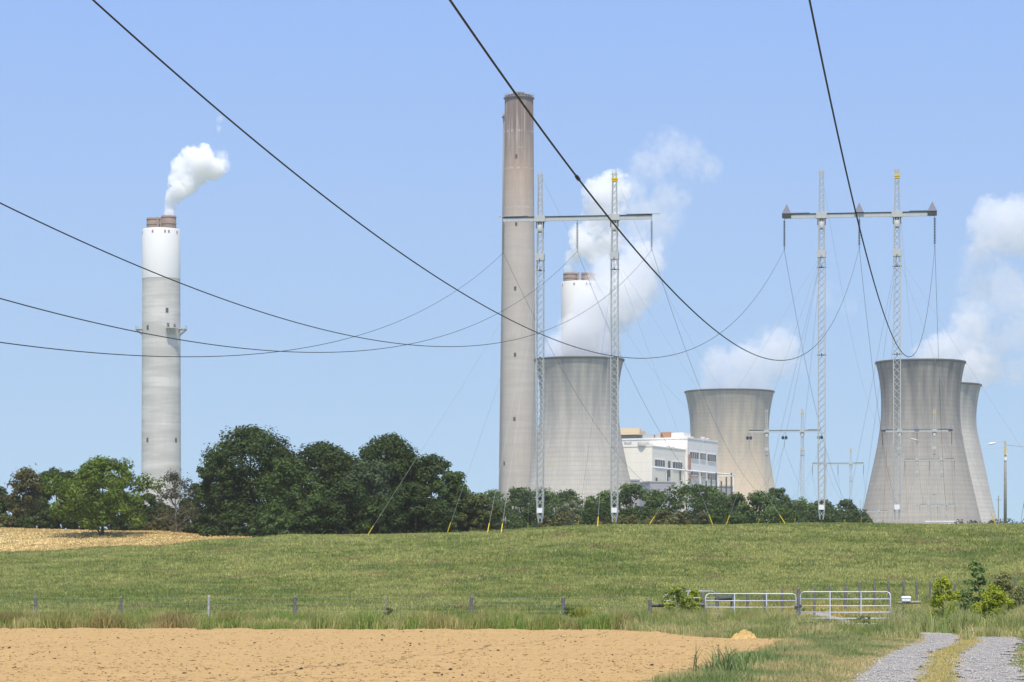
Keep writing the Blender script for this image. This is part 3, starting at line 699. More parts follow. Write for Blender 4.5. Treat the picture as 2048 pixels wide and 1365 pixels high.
reeds('grass_clump', 'tall yellow green grass clump beside the last fence post', 1166, 1262, 142, 1.35, 70, 501, (.22, .25, .03), (.34, .32, .06), .35, .03, .28)
reeds('grass_clump', 'broad bladed grass clump at the bottom of the soil field edge', 1452, 1365, 57, .8, 44, 502, (.13, .20, .06), (.27, .33, .13), .5, .03, .26)
reeds('grass_clump', 'ragged grass clump along the soil edge behind the broad bladed one', 1500, 1345, 62, .55, 50, 506, (.16, .22, .06), (.34, .36, .14), .55, .022, .4)
reeds('grass_clump', 'grass clump creeping over the soil toward the golden heap', 1560, 1322, 74, .5, 50, 507, (.16, .22, .06), (.34, .36, .14), .55, .022, .22)
reeds('grass_clump', 'upright grass clump above the pale gravel patch', 1775, 1270, 104, .6, 40, 504, (.16, .22, .07), (.28, .30, .12), .45, .02, .2)
reeds('dry_stalks', 'bare pale dry stalks between the gate end and the white box', 1792, 1240, 140, 1.9, 14, 505, (.42, .36, .24), (.55, .5, .36), .45, .018, .3)

# ------------------------------------------------------------------ fence, gates and posts
def post_mesh(name, r, h, mat, seed, sq=False):
    g = random.Random(seed); mb = MB()
    lx, ly = g.uniform(-.04, .04), g.uniform(-.04, .04)
    pts = [(lx*t*h, ly*t*h, -.35 + t*(h+.35)) for t in (0, .3, .6, .85, .97, 1)]
    mb.tube(pts, [r*1.05, r*g.uniform(.95, 1.1), r*g.uniform(.9, 1.05), r*g.uniform(.85, 1), r*.9, r*.62], 9)
    return mb.mesh(name, mat, False)
FY = 147.5
posts = [(72, 1192, .09, 'wood_grey', 'dark grey fence post farthest along the wire from the gates'), (242, 1193, .08, 'wood_grey', 'thin dark fence post next before the silvery one'),
 (416, 1191, .065, 'wood_silver', 'pale silvery fence post standing out from the dark ones'), (590, 1192, .1, 'wood_grey', 'thick dark fence post just past the silvery one'),
 (772, 1192, .06, 'wood_tan', 'slim tan fence post with a weed bush at its foot'), (943, 1192, .09, 'wood_grey', 'knotty grey fence post between the tan post and the creeper'),
 (1128, 1194, .11, 'wood_grey', 'stout grey fence post wrapped by a dark creeper'), (-98, 1192, .09, 'wood_grey', 'fence post beyond the edge of the picture')]
for i, (px, top, r, m, lab) in enumerate(posts):
    X = wx(px, FY); z = gz(X, FY)
    tag(put('fence_post', post_mesh('fence_post', r, wz(top, FY)-z, M[m], 60+i), None, (X, FY, z)), lab, 'fence post', 'posts of the wire fence')
for k, (z, lab) in enumerate([(1.33, 'topmost strand of the wire fence across the pasture foot'), (1.0, 'second strand down of the wire fence'), (.68, 'third strand down of the wire fence'), (.38, 'lowest strand of the wire fence in the tall grass')]):
    pts = []
    xs_ = [wx(p[0], FY) for p in sorted(posts)] + [wx(1300, FY)]
    for a, b in zip(xs_[:-1], xs_[1:]):
        for t in (0, .25, .5, .75): pts.append((a+(b-a)*t, FY-.1, z - .05*math.sin(math.pi*t)))
    pts.append((xs_[-1], FY-.1, z))
    tag(MB().tube(pts, 0.003, 4).build('fence_wire', M['steelwire']), lab, 'fence wire', 'strands of the wire fence')

def wood_post(label, px, top, Y, r, mat='wood_grey', group='posts by the gates', seed=1):
    X = wx(px, Y); z = gz(X, Y)
    return tag(put('fence_post', post_mesh('fence_post', r, wz(top, Y)-z, M[mat], seed), None, (X, Y, z)), label, 'fence post', group)
wood_post('thick corner post where the wire fence ends', 1300, 1198, 143, .09, seed=81)
wood_post('grey post at the hinge end of the closed gate', 1407, 1184, 147, .1, seed=82)
wood_post('grey post between the two closed gates', 1597, 1176, 150, .1, seed=83)
wood_post('dark post of the old gate behind the corner brace', 1326, 1190, 156, .1, seed=84)
wood_post('dark post at the end of the old gate behind', 1435, 1183, 160, .1, seed=85)
wood_post('post ending the short dark rail behind the gate', 1463, 1187, 160, .09, seed=86)
tag(MB().tube([(wx(1300, 143), 143, wz(1211, 143)), (wx(1352, 145), 145, wz(1211.5, 145)), (wx(1407, 147), 147, wz(1210, 147))], [.085, .095, .085], 9).build('brace_rail', M['wood_grey']), 'thick grey log rail bracing the corner post to the gate post', 'rail')
tag(MB().tube([(wx(1437, 160), 159.8, wz(1198, 160)), (wx(1463, 160), 159.8, wz(1196, 160))], [.13, .12], 9).build('brace_rail', M['galv_dark']), 'short thick dark rail behind the closed gate', 'rail')
tag(MB().tube([(wx(1796, 142), 142, wz(1206, 142)), (wx(1842, 142), 142, wz(1205, 142))], .07, 8).build('brace_rail', M['wood_tan']), 'weathered low rail below the white box', 'rail')
rpost = [(1496, 1186), (1531, 1182), (1565, 1179), (1628, 1174), (1661, 1171), (1690, 1168), (1720, 1165), (1750, 1162), (1778, 1162), (1807, 1161), (1834, 1162), (1860, 1163), (1910, 1168), (2029, 1153)]
ordn = ['first', 'second', 'third', 'fourth', 'fifth', 'sixth', 'seventh', 'eighth', 'ninth', 'tenth', 'eleventh', 'twelfth', 'thirteenth', 'fourteenth']
for i, (px, top) in enumerate(rpost):
    Y = 158 + i*3.6; X = wx(px, Y); z = gz(X, Y); top_z = wz(top, Y)
    tag(put('fence_post', post_mesh('fence_post', .075, max(1.0, top_z - z), M['wood_grey'], 90+i), None, (X, Y, z)),
        '%s post from the short dark rail in the fence climbing away behind the gates' % ordn[i], 'fence post', 'posts climbing away behind the gates')

def gate(label, x0, x1, Y0, Y1, rows, ups, diag=False):
    """tubular farm gate: bent outer frame, horizontal rails, uprights, hinge and latch"""
    c = world((x0+x1)/2, rows[0], (Y0+Y1)/2)
    g = thing('farm_gate', label, 'gate', (c.x, c.y, gz(c.x, c.y)))
    o = Vector(g.location); yy = lambda px: Y0 + (Y1-Y0)*(px-x0)/(x1-x0)
    def P(px, py): return world(px, py, yy(px)) - o
    r = .028
    k = 7 * (1 if x1 > x0 else -1)
    f = MB(); top, bot = rows[0], rows[-1]
    f.tube([P(x0, bot), P(x0, top+8), P(x0+k*.3, top+2.5), P(x0+k, top), P((x0+x1)/2, top), P(x1-k, top), P(x1-k*.3, top+2.5), P(x1, top+8), P(x1, bot)], r, 8)
    f.tube([P(x0, bot), P((x0+x1)/2, bot), P(x1, bot)], r, 8)
    f.build('gate_frame', M['gate_tube'], g, True)
    for y in rows[1:-1]:
        MB().tube([P(x0, y), P((x0+x1)/2, y+.3), P(x1, y)], r*.85, 8).build('gate_rail', M['gate_tube'], g, True)
    for u in ups:
        m = MB(); a, b = P(u, top), P(u, bot); m.bar((a.x, a.y-.03, a.z), (b.x, b.y-.03, b.z), .05, .02); m.build('gate_upright', M['gate_tube'], g)
    lt = P(x1, (top+bot)/2 - 4); MB().box(lt.x-.06, lt.x+.06, lt.y-.06, lt.y+.03, lt.z-.09, lt.z+.05).build('latch', M['galv_dark'], g)
    return g
gate('closed silver tube gate hung on the grey hinge post', 1411, 1592, 147, 148, [1188, 1202, 1215, 1228, 1239, 1250], [1469, 1533])
gate('closed silver tube gate that ends by the dry stalks', 1781, 1601, 146, 148, [1184, 1198.5, 1212, 1225, 1237, 1248], [1722, 1660])
gate('old silver gate standing behind the yellow leaved sapling', 1350, 1432, 156, 160, [1183, 1196, 1209, 1222], [1376])
gate('short silver gate end behind the climbing vine', 1327, 1348, 155, 155.5, [1189, 1202, 1216], [])
# chain between the gates, white box, straw heap
tag(MB().tube([world(1590, 1213, 147.6), world(1596, 1215, 147.4), world(1603, 1213, 147.6)], .03, 6).build('gate_chain', M['galv_dark']), 'dark chain joining the two closed gates', 'chain')
bx = thing('box', 'small white metal box on the low rail past the gate end', 'box', world(1812, 1203, 142))
m = MB(); m.box(-.2, .2, -.12, .12, 0, .16); m.build('body', M['white_paint'], bx)
m = MB(); m.add([(-.22,-.14,.16),(.22,-.14,.16),(.22,.14,.16),(-.22,.14,.16),(-.2,0,.24),(.2,0,.24)], [(0,1,5,4),(2,3,4,5),(0,4,3),(1,2,5),(3,2,1,0)]); m.build('lid', M['white_paint'], bx)
def heap(label, px, Y, rx, h, seed, mat):
    X = wx(px, Y); n = 40; g = np.random.default_rng(seed); V, f = [], []
    for j in range(n):
        for i in range(n):
            u, v = i/(n-1)*2-1, j/(n-1)*2-1; d = math.hypot(u, v)
            z = max(0, 1-d*d)**.8 * (.45 + .55*float(fnoise(np.array([u*2.6+5]), np.array([v*2.6]), seed, 4)[0])*1.3)*h*(.72 + .56*float(fnoise(np.array([u*9+3]), np.array([v*9]), seed+1, 3)[0]))
            V.append((u*rx, v*rx*.8, z-.05))
    for j in range(n-1):
        for i in range(n-1): a = j*n+i; f.append((a, a+1, a+n+1, a+n))
    return tag(put('sand_heap', _mesh('sand_heap', V, f, mat, False), None, (X, Y, gz(X, Y))), label, 'heap')
hm, hnt, hbs = new_mat('golden_clay'); hf = noise_n(hnt, 9, objco(hnt), 6, .7)
hnt.links.new(mix_n(hnt, hf, (.38, .24, .07), (.72, .52, .22)), hbs.inputs['Base Color']); hbs.inputs['Roughness'].default_value = 1; bump_n(hnt, hf, hbs, .9, .08)
heap('golden heap of clay where the soil field meets the weeds', 1487, 97.5, .52, .5, 5, hm)

# ------------------------------------------------------------------ power line H-frames
TH = math.atan2(1938 - CX, F); LD = Vector((math.sin(TH), math.cos(TH), 0))     # the lines run away in this direction
def mast_mesh():
    mb = MB()
    prof = [(0, .42), (1.2, .74), (4, .84), (10, .92), (34, .92), (36.5, .74), (40, .68), (46.6, .46)]
    wz_ = lambda z: np.interp(z, [p[0] for p in prof], [p[1] for p in prof])/2
    for sx in (-1, 1):
        for sy in (-1, 1):
            for (za, a), (zb, b) in zip(prof[:-1], prof[1:]):
                mb.bar((sx*a/2, sy*a/2, za), (sx*b/2, sy*b/2, zb), .10)
    z = .4; k = 0
    while z < 46.2:
        dz = .95 if z < 35 else .8; z1 = min(46.5, z+dz); a, b = wz_(z), wz_(z1)
        for s in (-1, 1):
            mb.bar((-a, s*a, z), (b, s*b, z1), .05); mb.bar((a, s*a, z), (-b, s*b, z1), .05)
            mb.bar((s*a, -a, z), (s*b, b, z1), .05); mb.bar((s*a, a, z), (s*b, -b, z1), .05)
        z = z1; k += 1
    return mb.mesh('mast', M['galv'])
MAST = mast_mesh()
mb = MB(); mb.lathe([(.30, 38.75), (.42, 38.8), (.45, 39.0), (.45, 39.6), (.36, 39.75), (.1, 39.76)], 16); mb.disc(.3, 38.75, 16); COLLAR = mb.mesh('collar', M['galv'], True)
mb = MB(); mb.box(-.52, .52, -.3, .3, 39.9, 40.25); mb.bar((-.5, -.2, 39.3), (-.5, -.2, 39.95), .1); mb.bar((.5, -.2, 39.3), (.5, -.2, 39.95), .1); BRACKET = mb.mesh('bracket', M['galv_dark'])
mb = MB(); mb.box(-.56, .56, -.5, .5, 35.0, 35.95); mb.box(-.7, .7, -.08, .08, 35.6, 35.75); mb.box(-.08, .08, -.7, .7, 35.2, 35.35); GUYBOX = mb.mesh('guy_collar', M['galv'])
mb = MB()
for z in (21.9, 33.6): mb.box(-.62, .62, -.06, .06, z, z+.12); mb.box(-.06, .06, -.62, .62, z+.15, z+.25)
STEPS = mb.mesh('splice_plate', M['galv_dark'])
mb = MB(); mb.box(-.36, .36, -.52, -.46, 1.3, 1.95); PLATE = mb.mesh('number_plate', M['white_paint'])
mb = MB(); mb.box(-.34, .34, -.33, .33, 45.35, 45.62); mb.box(-.38, .38, -.38, .38, 45.62, 45.85); MARK = mb.mesh('marker_box', M['yellow'])
mb = MB()
for dx, dy in ((-.35, 0), (.3, .1), (.1, -.2)): mb.bar((dx*.6, dy, 46.4), (dx, dy, 46.4+.55), .07)
mb.bar((-.55, 0, 46.35), (.55, 0, 46.35), .09); TOPB = mb.mesh('top_bracket', M['galv'])
mb = MB(); mb.box(-10, 10, -.22, .22, 40.30, 40.78)
for i in range(40):
    x = -9.8 + i*.5; mb.bar((x, -.26, 40.24), (x+.25, -.26, 40.24), .06, .08)
for s in (-5, 5): mb.box(s-.72, s+.72, -.45, .45, 40.2, 41.0)
ARM = mb.mesh('crossarm', M['galv'])
mb = MB(); mb.box(-10.05, 10.05, -.30, .30, 40.82, 40.90)
for s in (-1, 1):
    for q in (0, 1): mb.bar((s*10, -.28+.56*q, 40.98), (s*6.6, -.28+.56*q, 40.98), .05)
WALK = mb.mesh('arm_cap', M['galv_dark'])
mb = MB()
for q in (-.35, .35): mb.bar((7.8, q, 41.0), (11.05, q, 41.0), .06); mb.bar((-7.4, q, 41.0), (-10.7, q, 41.0), .06)
for i in range(9): mb.bar((8+i*.36, -.35, 41.0), (8+i*.36, .35, 41.0), .05); mb.bar((-7.6-i*.36, -.35, 41.0), (-7.6-i*.36, .35, 41.0), .05)
RAILS = mb.mesh('arm_grating', M['galv'])
mb = MB(); prof = []
L = 3.55
for i in range(17):
    z = -.25 - i*L/17; prof += [(.04, z), (.17, z-.05), (.16, z-.10), (.04, z-.12)]
mb.tube([(0, 0, 0), (0, 0, -.3)], .035, 6); mb.lathe(prof, 10); mb.tube([(0, 0, -3.8), (0, 0, -4.05)], .05, 6); mb.bar((0, -.35, -4.05), (0, .35, -4.05), .09)
INS = mb.mesh('insulator', M['porcelain'])
INSD = INS.copy(); INSD.materials.clear(); INSD.materials.append(M['galv_dark'])
mb = MB()
for s in (-1, 1):
    mb.tube([(s*.1, 0, 0), (s*.42, 0, -.9)], .03, 6)
    mb.lathe([(.05, -1.0), (.3, -1.05), (.42, -1.4), (.36, -1.9), (.1, -2.0)], 12, s*.45, 0)
mb.tube([(0, 0, -1.9), (0, 0, -4.05)], .04, 6)
INSV = mb.mesh('insulator', mat_plain('dark_glass_insulator', (.03, .045, .06), .3, 0, .2, 3))
mb = MB(); mb.add([(-.62, -.5, 0), (.62, -.5, 0), (.62, .5, 0), (-.62, .5, 0), (0, 0, 1.35)], [(0,1,4),(1,2,4),(2,3,4),(3,0,4),(3,2,1,0)])
CONE = mb.mesh('perch_guard', M['cone'])
mb = MB(); mb.box(-.6, .6, -.45, .45, -.55, 0); CONEB = mb.mesh('guard_base', M['galv_dark'])

FRAMES = {}
def h_frame(key, label, cx_px, arm_py, Y, ins=INS, aft=False, cones=False, grating=False, near=False, plate=True):
    X = wx(cx_px, Y); base = wz(arm_py, Y) - 40.55
    fr = thing('transmission_tower', label, 'power pylon', (X, Y, base), -TH, 'two mast power pylons of the twin lines')
    ex = bool(near)
    for s in (-1, 1):
        ms = put('mast', MAST, fr, (5*s, 0, 0))
        for nm, me in (('collar', COLLAR), ('bracket', BRACKET), ('guy_collar', GUYBOX), ('splice_plate', STEPS), ('top_bracket', TOPB)):
            put(nm, me, ms)
        if plate: put('number_plate', PLATE, ms)
        if s == 1: put('marker_box', MARK, ms)
    arm = put('crossarm', ARM, fr); put('arm_cap', WALK, arm)
    if grating: put('arm_grating', RAILS, arm)
    for x in (-10, 0, 10):
        put('insulator', ins, fr, (x*.997, 0, 40.25))
        if cones: c = put('perch_guard', CONE, fr, (x*.965, 0, 40.91)); (put('guard_base', CONEB, c) if x else None)
    # guys: two outward on each side, and fore and aft from each mast
    Mi = fr.matrix_basis.inverted()
    for s in (-1, 1):
        for (dx, dy) in ((13*s, 2), (23*s, -3), *(((-7, -20), (-5.2, -26), (-1.6, 22)) if s < 0 else ((-4.5, 24), (-2.8, -18), (.8, 22)))):
            if aft and abs(dy) > 10: dy = abs(dy)
            if abs(dy) > 10: dx -= dy*.152
            top = Vector((5*s, 0, 35.4)); a = Vector((5*s+dx, dy, 0))
            wp = fr.matrix_basis @ a; wp.z = gz(wp.x, wp.y) if ex else base
            b = Mi @ wp; b.z -= .05
            gw = MB().tube([top, top.lerp(b, .5) - Vector((0, 0, .35)), b], .016 if ex else .014, 5).build('guy_wire', M['steelwire'], fr)
            MB().tube([b, b.lerp(top, min(.5, 1.7/(top-b).length))], .06, 7).build('guy_guard', M['yellow'], gw)
    FRAMES[key] = fr
    return fr
h_frame('A', 'big steel pylon whose crossarm passes before the old brown chimneys', 1154.5, 437.5, 400, grating=True, near=True)
h_frame('B', 'big steel pylon with three grey cones against plain sky', 1718.5, 431, 400, ins=INSD, cones=True, near=True, aft=True)
h_frame('A2', 'smaller pylon with dark bell shaped insulators before the beige cooling tower', 1569, 863, 845, ins=INSV)
h_frame('A3', 'small pylon partly behind the foot of the cone mast', 1676, 928, 1176, ins=INSD)
h_frame('A4', 'tiny low pylon at the foot of the wide cooling tower', 1739, 1023, 1644)
h_frame('B2', 'mid distance pylon with grey cones before the wide cooling tower', 1834, 862, 870, ins=INSD, cones=True)
h_frame('B3', 'distant plain pylon before the wide cooling tower', 1859, 920, 1224, ins=INSD)
h_frame('B4', 'most distant pylon low before the wide cooling tower', 1875, 1010, 1714, ins=INSD)

def cable(name, label, pts, r, mat, group, n=6, splice=None):
    mb = MB().tube(pts, r, n)
    o = mb.build(name, mat, None, True); tag(o, label, 'power cable', group)
    for t in splice or []:
        i = int(t*(len(pts)-1)); a, b = Vector(pts[i]), Vector(pts[i+1]); d = (b-a).normalized()
        MB().tube([a-d*.45, a-d*.3, a+d*.3, a+d*.45], [.033, .062, .062, .033], 8).build('splice_sleeve', M['cable'], o, True)
    return o
near_w = [('A', -10, 6.2, -.2192, .0003616, 300, 'cable sagging low from the outer insulator of the old chimney pylon to the picture edge', None),
          ('A', 0, 7.32, -.2277, .0004132, 320, 'cable from the middle insulator of the old chimney pylon', None),
          ('A', 10, 8.1, -.2340, .0004609, 340, 'cable crossing the old brown chimneys low from the inner insulator', None),
          ('B', -10, 8.94, -.2480, .0005062, 385, 'thick dark cable crossing the sky to the top beside the steaming white chimney', .865),
          ('B', 0, 8.30, -.2350, .0004240, 385, 'thick dark cable passing over the top of the old brown chimney', .80),
          ('B', 10, 8.66, -.2460, .00049, 385, 'thick dark steep cable beside the cone pylon', None)]
for key, off, th, b, a, L, lab, sp in near_w:
    fr = FRAMES[key]; p0 = Vector(fr.location) + Vector((math.cos(TH)*off*.997, -math.sin(TH)*off*.997, 40.25-4.08))
    d = Vector((math.sin(R(th)), math.cos(R(th)), 0)); pts = []
    for i in range(int(L/2)+1):
        s = i*2.0; p = p0 - d*s; p.z = p0.z + b*s + a*s*s; pts.append(p)
    cable('power_cable', lab, pts, list(np.interp(np.arange(len(pts)), [0, 70, 140], [.019, .024, .031])), M['cable'], 'conductors sagging toward the viewer', 8, [sp] if sp else None)
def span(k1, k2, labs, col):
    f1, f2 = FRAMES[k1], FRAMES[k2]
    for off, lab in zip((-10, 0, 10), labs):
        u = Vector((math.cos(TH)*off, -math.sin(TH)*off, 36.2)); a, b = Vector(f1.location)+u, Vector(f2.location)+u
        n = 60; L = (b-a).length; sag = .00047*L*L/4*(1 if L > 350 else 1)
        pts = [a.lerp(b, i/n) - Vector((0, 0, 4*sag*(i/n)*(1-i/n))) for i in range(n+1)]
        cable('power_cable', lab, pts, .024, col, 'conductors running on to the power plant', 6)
def shield(k1, k2, labs):
    f1, f2 = FRAMES[k1], FRAMES[k2]
    for off, lab in zip((-5, 5), labs):
        u = Vector((math.cos(TH)*off, -math.sin(TH)*off, 46.5)); a, b = Vector(f1.location)+u, Vector(f2.location)+u
        L = (b-a).length; sag = .00032*L*L/4
        pts = [a.lerp(b, i/40) - Vector((0, 0, 4*sag*(i/40)*(1-i/40))) for i in range(41)]
        tag(MB().tube(pts, .012, 5).build('shield_wire', M['steelwire'], None, True), lab, 'wire', 'thin wires joining the mast tips')
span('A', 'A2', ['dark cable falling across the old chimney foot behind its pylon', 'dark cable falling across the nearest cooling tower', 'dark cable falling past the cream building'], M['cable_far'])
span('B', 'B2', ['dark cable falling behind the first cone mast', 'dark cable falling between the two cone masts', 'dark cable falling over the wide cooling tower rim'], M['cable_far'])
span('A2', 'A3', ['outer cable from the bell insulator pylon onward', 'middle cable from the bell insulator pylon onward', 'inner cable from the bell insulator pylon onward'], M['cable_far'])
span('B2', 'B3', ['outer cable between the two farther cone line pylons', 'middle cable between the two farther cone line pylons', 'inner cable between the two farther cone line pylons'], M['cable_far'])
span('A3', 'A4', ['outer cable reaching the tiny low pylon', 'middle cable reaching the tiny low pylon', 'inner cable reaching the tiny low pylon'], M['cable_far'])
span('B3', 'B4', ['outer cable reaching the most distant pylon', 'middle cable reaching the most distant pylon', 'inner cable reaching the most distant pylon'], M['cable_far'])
shield('A', 'A2', ['thin wire from the old chimney mast tip', 'thin wire from the yellow marked mast tip before the steam'])
shield('B', 'B2', ['thin wire from the plain cone mast tip', 'thin wire from the yellow marked cone mast tip'])

# street lamp on a wooden pole, service drop, far poles, pylon and switchyard rails
Yl = 420; lx = wx(2010.5, Yl); lz = gz(lx, Yl)
lp = thing('street_lamp', 'wooden pole with a small white street lamp on an arm', 'street lamp', (lx, Yl, lz))
Ht = wz(882, Yl) - lz
MB().tube([(0, 0, -1), (0, 0, Ht*.5), (0, 0, Ht)], [.24, .20, .15], 10).build('pole', M['wood_pole'], lp, True)
arm = MB().tube([(-.1, 0, Ht-.15), (-.8, 0, Ht-.1), (-1.5, 0, Ht-.28)], .035, 6).build('lamp_arm', M['galv'], lp)
MB().tube([(-1.35, 0, Ht-.28), (-1.6, 0, Ht-.34), (-2.2, 0, Ht-.44), (-2.35, 0, Ht-.46)], [.06, .14, .13, .06], 8).build('lamp_head', M['white_paint'], lp, True)
MB().box(-.12, .12, -.22, -.16, Ht-2.0, Ht-.85).build('pole_tag', M['yellow'], lp)
MB().box(-.17, .17, -.21, -.17, Ht-2.75, Ht-2.3).build('number_plate', M['white_paint'], lp)
pts = [Vector((lx+.15, Yl, lz+Ht-.6)) + Vector((t*14, t*-6, -1.6*math.sin(math.pi*t) + 3*t)) for t in np.linspace(0, 1, 16)]
tag(MB().tube(pts, .022, 5).build('overhead_wire', M['cable_far']), 'slack dark wire leaving the wooden lamp pole', 'wire')
a, b = world(1803, 871, 400), Vector((lx-.15, Yl, lz+Ht-.9))
pts = [a.lerp(b, t) - Vector((0, 0, 1.0*math.sin(math.pi*t))) for t in np.linspace(0, 1, 24)]
ow = tag(MB().tube(pts, .012, 5).build('overhead_wire', M['steelwire']), 'thin pale wire from the cone mast to the wooden lamp pole', 'wire')
MB().tube([pts[2], pts[3], pts[4]], [.05, .11, .04], 7).build('connector', M['white_paint'], ow, True)
Yp = 700; px_ = wx(1997, Yp); pz = gz(px_, Yp)
up = thing('utility_pole', 'thin bare grey pole beside the wooden lamp pole', 'utility pole', (px_, Yp, pz))
MB().tube([(0, 0, -.5), (0, 0, wz(992, Yp)-pz)], [.16, .11], 8).build('pole', M['wood_pole'], up)
MB().bar((-.6, 0, wz(1000, Yp)-pz), (.6, 0, wz(1000, Yp)-pz), .12).build('crossarm', M['wood_pole'], up)
Yt = 820; tx = wx(2068, Yt); tz = gz(tx, Yt); Ht = wz(912, Yt) - tz
ty = thing('lattice_pylon', 'thin grey lattice pylon cut off by the picture edge', 'power pylon', (tx, Yt, tz), .5)
mb = MB(); zs = np.linspace(0, Ht, 8)
for i in range(7):
    a, b = 3.6*(1-zs[i]/Ht)+.5, 3.6*(1-zs[i+1]/Ht)+.5
    for sx in (-1, 1):
        for sy in (-1, 1):
            mb.bar((sx*a, sy*a, zs[i]), (sx*b, sy*b, zs[i+1]), .10)
        mb.bar((-a, sx*a, zs[i]), (b, sx*b, zs[i+1]), .08); mb.bar((a, sx*a, zs[i]), (-b, sx*b, zs[i+1]), .08)
        mb.bar((sx*a, -a, zs[i]), (sx*b, b, zs[i+1]), .08); mb.bar((sx*a, a, zs[i]), (sx*b, -b, zs[i+1]), .08)
mb.build('mast', M['cable_far'], ty)
for z in (Ht*.98, Ht*.8): 
    mb = MB(); mb.bar((-3.2, 0, z), (0, -.5, z+.6), .1); mb.bar((-3.2, 0, z), (0, .5, z+.6), .1); mb.bar((-3.2, 0, z), (3.2, 0, z), .1); mb.bar((3.2, 0, z), (0, .5, z+.6), .1); mb.build('crossarm', M['cable_far'], ty)
Ys = 1500; sw = thing('switchyard_frame', 'low white steel switchyard rails under the most distant pylon', 'steel frame', (wx(1885, Ys), Ys, gz(wx(1885, Ys), Ys)))
zt = wz(1042, Ys) - sw.location.z
mb = MB(); hw = 35*Ys/F; mb.box(-hw, hw, -.3, .3, zt-.5, zt); mb.box(-hw, hw, 4.7, 5.3, zt-1.6, zt-1.2); mb.build('beam', M['white_paint'], sw)
for i in range(6):
    x = -hw + i*2*hw/5; mb = MB(); mb.box(x-.22, x+.22, -.22, .22, -1, zt-.52); mb.build('column', M['galv'], sw)

# ------------------------------------------------------------------ chimneys
MS_W = mat_plain('white_chimney_paint', (.67, .67, .65), .6, 0, .03, .06)
MS_L = mat_plain('rusty_flue_steel', (.20, .135, .105), .7, 0, .3, .25)
MS_LB = mat_plain('rust_ring', (.28, .20, .15), .7, 0, .2, .25)
DARKHOLE = mat_plain('dark_opening', (.05, .05, .055), .8, 0, .2, 1)
def white_chimney(label, px, Y, rpx0, rpx1, y_liner, y_white, y_con, liners, ports, platform):
    X = wx(px, Y); z0 = gz(X, Y); k = Y/F
    c = thing('white_chimney', label, 'chimney', (X, Y, z0))
    hw, hc, hl = wz(y_white, Y)-z0, wz(y_con, Y)-z0, wz(y_liner, Y)-z0
    r1, r0 = rpx0*k, rpx1*k; rc = r1 + (r0-r1)*.22
    conc = mat_concrete('chimney_concrete', (.54, .52, .48), .17, .11, streak=.06)
    MB().lathe([(r0, -1), (r0*.99+.01*rc, hc*.4), (rc, hc)], 64).build('shaft', conc, c, True)
    m = MB(); m.lathe([(rc+.12, hc-.4), (r1+.12, hw-.5), (r1-.2, hw), (r1-1.2, hw)], 64); m.disc(r1-1.2, hw, 64); wb = m.build('painted_band', MS_W, c, True)
    for a in (-70, -20, 18, 30, 62):                       # small openings near the rim
        q = R(a); p = Vector((math.sin(q)*(r1+.1), -math.cos(q)*(r1+.1), hw-2.6))
        mm = Matrix.Translation(p) @ Matrix.Rotation(q, 4, 'Z'); MB().box(-.6, .6, -.15, .3, -.9, .9, mm).build('port', MS_LB, wb)
    for (lx_, lr, dz) in liners:
        lo = lx_*k; lr = lr*k
        ln = MB(); ln.lathe([(lr, hw-.5), (lr, hl+dz), (lr-.7, hl+dz), (lr-.7, hw+1)], 40, lo, -2 if dz else 2); f = ln.build('flue', MS_L, c, True)
        rg = MB()
        for zr in (hw+1.2, hw+(hl-hw)*.45, hl+dz-1.0): rg.lathe([(lr+.02, zr-.25), (lr+.3, zr-.2), (lr+.3, zr+.2), (lr+.02, zr+.25)], 40, lo, -2 if dz else 2)
        rg.build('stiffener_ring', MS_LB, f, True)
    if len(liners) > 1: m = MB(); m.box(-4*k-.5, -4*k+.6, -9.5, -8.9, hw-.2, hl-.5); m.box(2*k-.3, 2*k+.3, -9.5, -8.9, hw-.2, hl-.5); m.build('flue_ladder', MS_LB, c)
    for (ax, ay) in ports:
        q = math.asin(max(-1, min(1, ax/rpx1))); z = wz(ay, Y)-z0; rr = r0 + (rc-r0)*z/hc
        mm = Matrix.Translation(Vector((math.sin(q)*rr, -math.cos(q)*rr, z))) @ Matrix.Rotation(q, 4, 'Z')
        MB().box(-.9, .9, -.25, .4, -1.6, 1.6, mm).build('opening', DARKHOLE, c)
    if platform:
        z = wz(platform, Y)-z0; rr = r0+(rc-r0)*z/hc
        for a0, a1 in ((20, 52), (68, 112), (248, 292), (150, 200)):
            pm = MB(); st = 6
            for i in range(st):
                q0, q1 = R(a0+(a1-a0)*i/st), R(a0+(a1-a0)*(i+1)/st)
                P = lambda q, r_, zz: (math.sin(q)*r_, -math.cos(q)*r_, zz)
                R2 = rr+4.6
                pm.add([P(q0, rr-.2, z), P(q1, rr-.2, z), P(q1, R2, z), P(q0, R2, z), P(q0, rr-.2, z+.5), P(q1, rr-.2, z+.5), P(q1, R2, z+.5), P(q0, R2, z+.5)],
                       [(0,3,2,1),(4,5,6,7),(0,1,5,4),(1,2,6,5),(2,3,7,6),(3,0,4,7)])
                pm.bar(P(q0, R2, z+.5), P(q0, R2, z+2.4), .18); pm.bar(P(q0, R2, z+2.3), P(q1, R2, z+2.3), .18); pm.bar(P(q0, R2, z), P(q0, rr, z-4), .3)
            pm.build('platform', M['galv'], c)
    return c
white_chimney('tall concrete chimney with white painted top and two rusty flues, standing alone', 322.5, 2100, 37.5, 39.3, 436, 459.5, 557.5,
              [(-15, 14.8, 0), (15.5, 15, 1.0)], [(-24, 658), (16, 624), (18, 654), (30, 655), (-24, 882), (32, 882)], 660)
white_chimney('white topped chimney half hidden in steam behind the nearest cooling tower', 1160.5, 2350, 37.5, 39, 546, 565, 652,
              [(-19.5, 14.2, 0), (16, 14.5, 0)], [], None)

